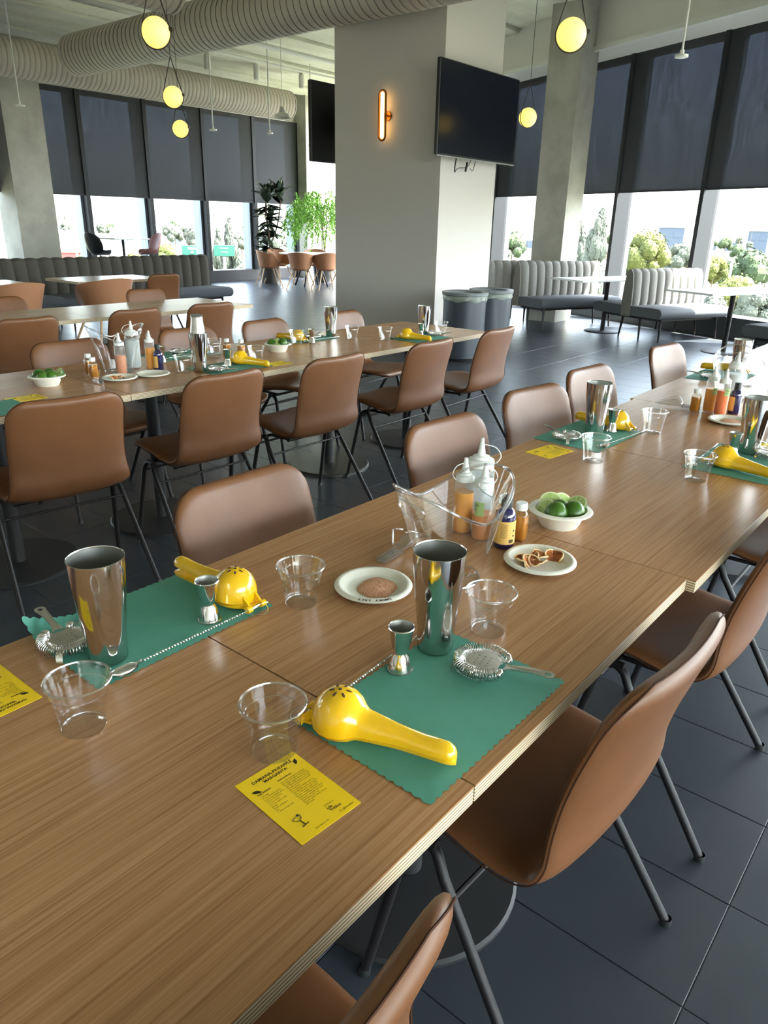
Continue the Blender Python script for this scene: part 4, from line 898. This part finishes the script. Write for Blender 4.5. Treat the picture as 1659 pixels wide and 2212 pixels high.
# --- middle row
place('card',1.291,2.905,-90,'yellow recipe card in the middle row left of the lime bowl',gcd); place('mat',1.07,2.81,0,'green placemat at the left edge of the middle row',gm); place('cup',1.145,2.975,0,'clear plastic cup at the left edge of the middle row',gc)
place('bowl',1.472,3.085,0,'white pulp bowl of limes at left in the middle row','white bowls of limes')
limes(1.472,3.085,[(-.034,.006,.036,.2,-.2,-1,'green domed lime half at the left '),(-.004,-.022,.032,0,.2,-1,'green lime half at the front '),(.024,-.010,.034,-.1,0,-1,'green lime half in the middle '),(.042,.010,.052,-.5,-.5,.75,'pale cut lime half on top at the right '),(0,.028,.036,0,0,-1,'lime half at the back ')],'of the left bowl')
place('scoop',1.655,3.03,aim(1.62,2.93,1.66,3.12)+0,'frosted looking ice scoop beside the left lime bowl','ice scoops')
bpy.data.objects[-1] if False else None
place('amber',1.725,3.192,0,'small amber bottle behind its twin, left of the middle row bucket','small amber bottles'); place('amber',1.690,3.092,0,'small amber bottle in front, left of the middle row bucket','small amber bottles')
place('bucket',1.850,3.150,-20,'clear ice bucket in the middle row','clear ice buckets'); place('bpink',1.825,3.085,200,'squeeze bottle of pink juice before the middle row bucket','squeeze bottles in the middle row'); place('btall',1.955,3.185,170,'tall cloudy squeeze bottle by the middle row bucket','squeeze bottles in the middle row')
place('byel',1.995,3.105,80,'squeeze bottle of yellow juice left of the blue bottle in the middle row','squeeze bottles in the middle row'); place('bitters',2.000,3.050,200,'cobalt blue bottle in the middle row','bitters bottles')
place('plate',1.752,2.985,0,'paper plate with dried orange bits in the middle row','white paper plates'); place('plate',1.905,2.960,0,'empty paper plate right of the dried orange plate','white paper plates')
for k,(x,y,a) in enumerate(((1.725,2.995,.5),(1.76,2.985,.2),(1.745,3.005,.7))):
    o=place('dried',x,y,k*80,('dried orange slice at the left of the middle row plate','dried orange slice at the right of the middle row plate','dried orange slice at the back of the middle row plate')[k],'dried orange slices on the middle row plate',TZ+.0045,1.2); o.rotation_euler=(a,a*.5,k)
place('mat',2.34,3.34,0,'green placemat on the far side of the middle row behind the tall shaker',gm); place('jigger',2.136,3.223,0,'steel jigger right of the blue bottle in the middle row',gj); place('strainer',2.33,3.36,-30,'strainer on the far placemat behind the tall shaker',gst,MZ); place('spoon',2.17,3.25,5,'bar spoon on the far placemat behind the tall shaker',gsp,MZ)
place('cup',2.052,2.925,0,'clear plastic cup left of the tall stacked shaker',gc); place('mat',2.29,2.880,-2,'green placemat under the tall stacked shaker in the middle row',gm)
place('shaker',2.115,2.885,0,'tall steel shaker with a second tin stacked in it, middle row',gs,MZ); o=place('shaker',2.115,2.885,0,'small steel tin stuck upside down into the tall shaker',gs,MZ+.262); o.rotation_euler=(PI,0,0); o.scale=(.86,.86,.62)
place('strainer',2.165,2.815,-80,'strainer right of the tall stacked shaker',gst,MZ); place('jigger',2.305,2.915,0,'steel jigger between the stacked shaker and squeezer, middle row',gj,MZ); place('squeezer',2.375,2.905,aim(2.375,2.905,2.41,2.76),'yellow squeezer on the middle row placemat beside the recipe card',gq,MZ)
place('cup',2.41,3.16,0,'plastic cup of a stacked pair right of the stacked shaker',gc); place('cup',2.41,3.16,0,'upper plastic cup of the stacked pair right of the stacked shaker',gc,TZ+.014)
place('amber',2.478,3.137,0,'small amber bottle right of the stacked cups, farther of two','small amber bottles'); place('amber',2.515,3.064,0,'small amber bottle behind the middle row squeezer','small amber bottles'); place('cup',2.475,2.90,0,'plastic cup behind the middle row squeezer handle',gc)
place('card',2.517,2.790,-92,'yellow recipe card in the middle row right of the squeezer',gcd); place('bowl',2.782,3.075,0,'white pulp bowl of limes at the middle of the middle row','white bowls of limes')
limes(2.782,3.075,[(-.032,.0,.036,.2,-.2,-1,'dark green lime half at the left '),(-.006,-.014,.046,-.3,-.8,.5,'cut lime half at the front '),(.026,.0,.042,-.1,0,-1,'big green lime half at the right '),(0,.028,.036,0,0,-1,'lime half at the back ')],'of the middle bowl')
place('mat',3.22,3.30,0,'green placemat right of the middle lime bowl on the far side',gm); place('cup',3.035,3.19,0,'plastic cup in front of the squeezer beyond the middle lime bowl',gc); place('squeezer',3.12,3.27,95,'yellow squeezer seen through a cup beyond the middle lime bowl',gq,MZ); place('jigger',3.13,3.16,0,'steel jigger beyond the middle lime bowl',gj,MZ); place('strainer',3.25,3.27,20,'strainer left of the single shaker on the far side',gst,MZ); place('shaker',3.41,3.27,0,'steel shaker on the far side in front of a chair, middle row',gs,MZ); place('spoon',3.11,3.2,0,'bar spoon before the far side shaker, middle row',gsp,MZ)
place('cup',3.423,3.100,0,'plastic cup left of the pair between the two far shakers',gc); place('cup',3.53,2.925,0,'plastic cup right of the pair between the two far shakers',gc)
place('mat',3.775,2.835,-2,'green placemat at the right end of the middle row',gm); place('shaker',3.925,2.925,0,'steel shaker at the right end of the middle row before the pillar',gs,MZ); place('jigger',3.84,2.885,0,'steel jigger in front of the shaker at the right end, middle row',gj,MZ); place('squeezer',3.672,2.868,aim(3.672,2.868,3.70,2.71),'yellow squeezer at the right end of the middle row',gq,MZ); place('strainer',3.93,2.83,-80,'strainer at the right end of the middle row',gst,MZ); place('cup',4.02,2.855,0,'plastic cup at the far right end of the middle row',gc); place('spoon',3.62,2.935,0,'bar spoon at the right end of the middle row',gsp,MZ)
rimtext(pl,'SMOKY SALT',246)
# ================================================================== PLANTS INDOORS
def leafquad(b,p,d,l,wd,rnd,droop=.3,mi=0):
    d=Vector(d).normalized(); s=d.cross(Vector((rnd.uniform(-.3,.3),rnd.uniform(-.3,.3),1))).normalized()*wd; n=d.cross(s).normalized()
    p=Vector(p); m=p+d*l*.5+n*0; e=p+d*l+Vector((0,0,-droop*l)); b.add([p,m-s,m+Vector((0,0,-.1*l)),m+s,e],[(0,1,2),(0,2,3),(1,4,2),(2,4,3)],mi)
rnd=random.Random(11)
bx_,by_=12.75,14.3
t=thing('rubber_plant','tall dark rubber plant left of the bright green hanging plant','plant',(bx_,by_,0))
MB().lathe([(.0001,.0),(.2,.0),(.26,.5),(.24,.5),(.23,.45),(.0001,.45)],28).build('planter',M['pot'],t)
MB().tube(crom([(0,0,.4),(.03,0,1.0),(-.03,.02,1.6),(0,0,2.1)],6),.022,8).tube(crom([(0,0,.8),(.2,-.1,1.3),(.3,-.15,1.9)],6),.015,8).build('stem',M['bark'],t)
lf=MB().add([(0,0,0),(.045,.05,.01),(.05,.13,0),(.02,.2,-.01),(0,.235,-.03),(-.02,.2,-.01),(-.05,.13,0),(-.045,.05,.01),(0,.12,-.012)],[(0,1,8),(1,2,8),(2,3,8),(3,4,8),(4,5,8),(5,6,8),(6,7,8),(7,0,8)]).mesh('leaf',M['leafdark'])
for k in range(120):
    z=rnd.uniform(.75,2.15) if k<100 else rnd.uniform(1.7,2.2); a=rnd.uniform(0,2*PI); c=(0,0) if k<100 else (.28,-.15)
    o=ob('leaf',lf,t,(c[0]+.03*math.cos(a),c[1]+.03*math.sin(a),z),(rnd.uniform(-.7,.5) if z<1.8 else rnd.uniform(.3,1.2),rnd.uniform(-.3,.3),a)); s_=rnd.uniform(1.2,1.8); o.scale=(s_,s_,s_)
fx,fy=14.1,13.75
t=thing('weeping_fig','bright green weeping plant with trailing leaves left of the pillar','plant',(fx,fy,0))
MB().lathe([(.0001,.0),(.24,.0),(.3,.5),(.28,.5),(.27,.45),(.0001,.45)],28).build('planter',M['pot'],t)
for k in range(3): MB().tube(crom([(.05*k-.05,0,.4),(.06*math.sin(k*2),.05*math.cos(k*2),1.1),(.1*math.sin(k*2+1),.1*math.cos(k*2+1),1.8)],6),.014,7).build('stem',M['bark'],t)
b=MB()
for k in range(170):
    a=rnd.uniform(0,2*PI); rr=rnd.uniform(.15,.95); top=rnd.uniform(1.6,2.25)-.15*rr; x,y=rr*math.cos(a),rr*math.sin(a); z=top; n_=rnd.randint(5,13)
    for i in range(n_):
        x+=rnd.uniform(-.03,.03)+.02*math.cos(a); y+=rnd.uniform(-.03,.03)+.02*math.sin(a); z-=rnd.uniform(.03,.08)
        for q in range(3): leafquad(b,(x,y,z),(rnd.uniform(-1,1),rnd.uniform(-1,1),rnd.uniform(-.9,.2)),rnd.uniform(.07,.12),.02,rnd)
o=b.build('trailing_foliage',M['leafbright'],t,smooth=False); o['kind']='stuff'
# ================================================================== OUTDOORS
gz=-9
gr=tag(MB().box(-60,900,-700,900,gz-.5,gz).build('ground',M['ground'],smooth=False),None,None,None,'structure')
def crown(seed,n,conic,m):
    rd=random.Random(seed); b=MB(); bl=[]
    for k in range(22):
        if conic: z=rd.random(); r=(1-z)*.42+.08; a=rd.uniform(0,2*PI); bl.append((r*math.cos(a)*.8,r*math.sin(a)*.8,z,.12+.12*(1-z)))
        else:
            a=rd.uniform(0,2*PI); e=rd.uniform(-.5,1.4); bl.append((.32*math.cos(a)*math.cos(e),.32*math.sin(a)*math.cos(e),.5+.3*math.sin(e),rd.uniform(.14,.26)))
    for k in range(n):
        x,y,z,r=rd.choice(bl); a=rd.uniform(0,2*PI); e=math.asin(rd.uniform(-1,1)); d=Vector((math.cos(a)*math.cos(e),math.sin(a)*math.cos(e),math.sin(e))); p=Vector((x,y,z))+d*r*rd.uniform(.75,1.05)
        s=rd.uniform(.022,.04); u=d.orthogonal().normalized(); v=d.cross(u); q=rd.uniform(0,PI); u,v=u*math.cos(q)+v*math.sin(q),v*math.cos(q)-u*math.sin(q)
        b.add([p-u*s,p+v*s*.6+d*s*.4,p+u*s,p-v*s*.6],[(0,1,2),(0,2,3)])
    for x,y,z,r in bl: b.sphere((x,y,z),r*.85,8,6)
    return b.mesh('crown',M[m],False)
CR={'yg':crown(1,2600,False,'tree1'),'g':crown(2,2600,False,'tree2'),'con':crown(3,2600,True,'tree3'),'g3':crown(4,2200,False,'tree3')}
trk=MB().tube([(0,0,0),(.01,0,.5),(0,0,.8)],[.035,.025,.012],8).mesh('trunk',M['bark'])
def tree(kind,px,py,d,wpx,label,group='trees outside the windows'):
    p=far(px,py,d); h=p.z-gz; t=thing('tree',label,'tree',(p.x,p.y,gz),px*.37,group); wd=wpx/FPX*d
    c=ob('crown',CR[kind],t,(0,0,0)); base=max(.15,h-wd*(1.15 if kind!='con' else 2.6)); c.location.z=base; c.scale=(wd,wd,(h-base)/1.08)
    k=ob('trunk',trk,t); k.scale=(wd*.9,wd*.9,base/.5)
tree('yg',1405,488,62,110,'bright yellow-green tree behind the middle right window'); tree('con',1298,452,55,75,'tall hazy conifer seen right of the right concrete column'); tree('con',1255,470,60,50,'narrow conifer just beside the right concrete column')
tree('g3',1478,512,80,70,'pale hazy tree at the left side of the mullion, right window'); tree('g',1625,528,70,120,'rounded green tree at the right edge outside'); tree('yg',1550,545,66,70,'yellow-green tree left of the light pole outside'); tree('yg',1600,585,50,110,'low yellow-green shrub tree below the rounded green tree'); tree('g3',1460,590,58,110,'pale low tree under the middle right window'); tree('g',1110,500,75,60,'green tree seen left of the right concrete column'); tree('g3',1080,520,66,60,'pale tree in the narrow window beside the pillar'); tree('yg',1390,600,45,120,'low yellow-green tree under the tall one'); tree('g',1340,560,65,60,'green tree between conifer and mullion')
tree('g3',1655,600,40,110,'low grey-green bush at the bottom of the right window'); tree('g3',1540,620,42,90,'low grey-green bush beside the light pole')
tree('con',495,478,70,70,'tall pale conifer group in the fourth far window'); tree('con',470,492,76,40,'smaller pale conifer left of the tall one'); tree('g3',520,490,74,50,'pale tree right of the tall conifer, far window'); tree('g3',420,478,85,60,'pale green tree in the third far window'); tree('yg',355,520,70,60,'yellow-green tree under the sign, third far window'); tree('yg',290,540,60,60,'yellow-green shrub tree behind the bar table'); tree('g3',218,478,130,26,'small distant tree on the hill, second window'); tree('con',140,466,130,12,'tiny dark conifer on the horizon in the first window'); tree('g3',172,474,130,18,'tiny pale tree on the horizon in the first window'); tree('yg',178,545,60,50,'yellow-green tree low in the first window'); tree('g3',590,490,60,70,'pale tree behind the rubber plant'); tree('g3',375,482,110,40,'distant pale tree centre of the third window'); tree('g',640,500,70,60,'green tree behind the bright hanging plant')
rd_=random.Random(9)
for k in range(60):
    px=rd_.choice([rd_.uniform(90,700),rd_.uniform(1060,1700)]); hy=466+px*.024; d=rd_.uniform(110,260)
    tree(rd_.choice(['g3','g3','g']),px,hy+rd_.uniform(-1,20),d,rd_.uniform(14,36),*(('one of the small distant trees on the slopes through the far left windows','scattered distant trees on the left') if px<900 else ('one of the small distant trees on the slopes through the right windows','scattered distant trees on the right')))
# hills
def hill(a0,a1,d,h,label):
    rows=[]
    for j in range(6):
        t_=j/5; rows.append([(math.cos(R_(a0+(a1-a0)*i/40))*(d+180*t_),math.sin(R_(a0+(a1-a0)*i/40))*(d+180*t_),gz+(h*(.6+.8*noise.noise((i*.22,d*.01,t_))))*math.sin(PI/2*t_)*math.sin(PI*(i+.5)/41)**.4) for i in range(41)])
    tag(MB().grid(rows).build('hill',M['hill']),label,'hill')
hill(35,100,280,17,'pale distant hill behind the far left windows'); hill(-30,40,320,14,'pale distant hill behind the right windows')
def blk(px,py,d,wpx,hm,m,label,cat='building',dep=12):
    p=far(px,py,d); wd=wpx/FPX*d; a=math.atan2(p.y,p.x); t=thing('building' if cat=='building' else cat,label,cat,(p.x,p.y,gz),a-PI/2)
    h=p.z-gz; MB().box(-wd/2,wd/2,0,dep,0,h).build('walls',M[m],t,smooth=False); MB().box(-wd/2-.2,wd/2+.2,-.2,dep+.2,h,h+.4).build('roof',M['bld'],t,smooth=False)
    nx=max(2,int(wd/4)); 
    for i in range(nx):
        for z in ([h-2.6] if h<12 else [h-2.6,h-6]): MB().box(-wd/2+wd*(i+.2)/nx,-wd/2+wd*(i+.8)/nx,-.08,0,z,z+1.5).build('window',M['bldblue'],t,smooth=False)
    return t
blk(1452,492,210,52,0,'bldblue','dark blue office block on the horizon behind the right window'); blk(1640,500,220,40,0,'bldblue','blue distant building at the right edge horizon'); blk(1560,512,150,90,0,'bld','pale low building behind the right edge trees'); blk(300,498,150,120,0,'bld','pale low building behind the second far window'); blk(150,505,110,110,0,'bld','long pale roof in the first far window'); blk(400,503,170,80,0,'bld','pale building behind the third far window'); blk(1130,508,160,80,0,'bld','pale building in the narrow right window')
blk(155,545,75,55,0,'roofred','low building with a red front in the first far window')
# freeway, sign gantry, light poles, cars
def ribbon(p,q,wd,z,m,label,cat):
    p=Vector(p);q=Vector(q); d=(q-p).normalized(); s=Vector((-d.y,d.x,0))*wd; tag(MB().add([p-s,q-s,q+s,p+s,p-s-Vector((0,0,1)),q-s-Vector((0,0,1)),q+s-Vector((0,0,1)),p+s-Vector((0,0,1))],[(0,1,2,3),(4,7,6,5),(0,4,5,1),(2,6,7,3),(1,5,6,2),(0,3,7,4)]).build('freeway_deck',M[m],smooth=False),label,cat)
a_=far(180,560,62); b_=far(720,585,62); a_.z=b_.z=-3.2; ribbon(a_,b_,5,-3,'road','pale elevated freeway deck crossing beyond the far windows','road')
def sign(px0,py0,px1,py1,d,txt,label):
    p=far((px0+px1)/2,(py0+py1)/2,d); wd=(px1-px0)/FPX*d; h=(py1-py0)/FPX*d; t=thing('road_sign',label,'road sign',p,math.atan2(p.y,p.x)-PI/2,'green freeway signs')
    MB().cbox(-wd/2,wd/2,-.05,.05,-h/2,h/2,.03).build('sign_panel',M['sign'],t,smooth=False)
    ob('sign_text',textmesh(txt,h*.30,M['white'],'CENTER',1.1,.01),t,(0,-.07,h*.16),(PI/2,0,0))
    MB().box(-.1,.1,.06,.2,gz-p.z,h/2).build('sign_post',M['mull'],t,smooth=False)
sign(394,531,436,554,52,'South\nO','green freeway sign in the third far window'); sign(462,530,506,553,52,'--------\n------','green freeway sign in the fourth far window')
for px,py,d,l in ((1583,560,55,'thin street light pole outside the right edge window'),(157,475,60,'thin light pole in the first far window')):
    p=far(px,py,d); t=thing('street_lamp',l,'street light',(p.x,p.y,gz)); MB().tube([(0,0,0),(0,0,p.z-gz)],.09,8).build('pole',M['whitemetal'],t); MB().box(-.7,.1,-.12,.12,p.z-gz-.1,p.z-gz).build('lamp_head',M['whitemetal'],t,smooth=False)
def car(px,py,d,m,label):
    p=far(px,py,d); t=thing('car',label,'car',(p.x,p.y,p.z),px*.1,'cars outside')
    pr=[(-2.2,.3),(-2.2,.85),(-1.3,.95),(-.8,1.42),(.7,1.42),(1.3,.95),(2.2,.85),(2.25,.3)]; n=len(pr)
    V=[(x,-.85,z) for x,z in pr]+[(x,.85,z) for x,z in pr]; MB().add(V,[tuple(range(n))[::-1],tuple(range(n,2*n))]+[(i,(i+1)%n,(i+1)%n+n,i+n) for i in range(n)]).build('car_body',M[m],t,smooth=False)
    for x in (-1.4,1.4):
        for y in (-.8,.8): MB().tube([(x,y-.1,.32),(x,y+.1,.32)],.32,14).build('wheel',M['blackcap'],t)
c1=far(1645,660,38); 
car(1500,640,32,'carw','white car below the right window'); car(1648,668,26,'carw','second white car below the right edge window')
for n_ in ('car','car.001'): bpy.data.objects[n_].location.z=gz
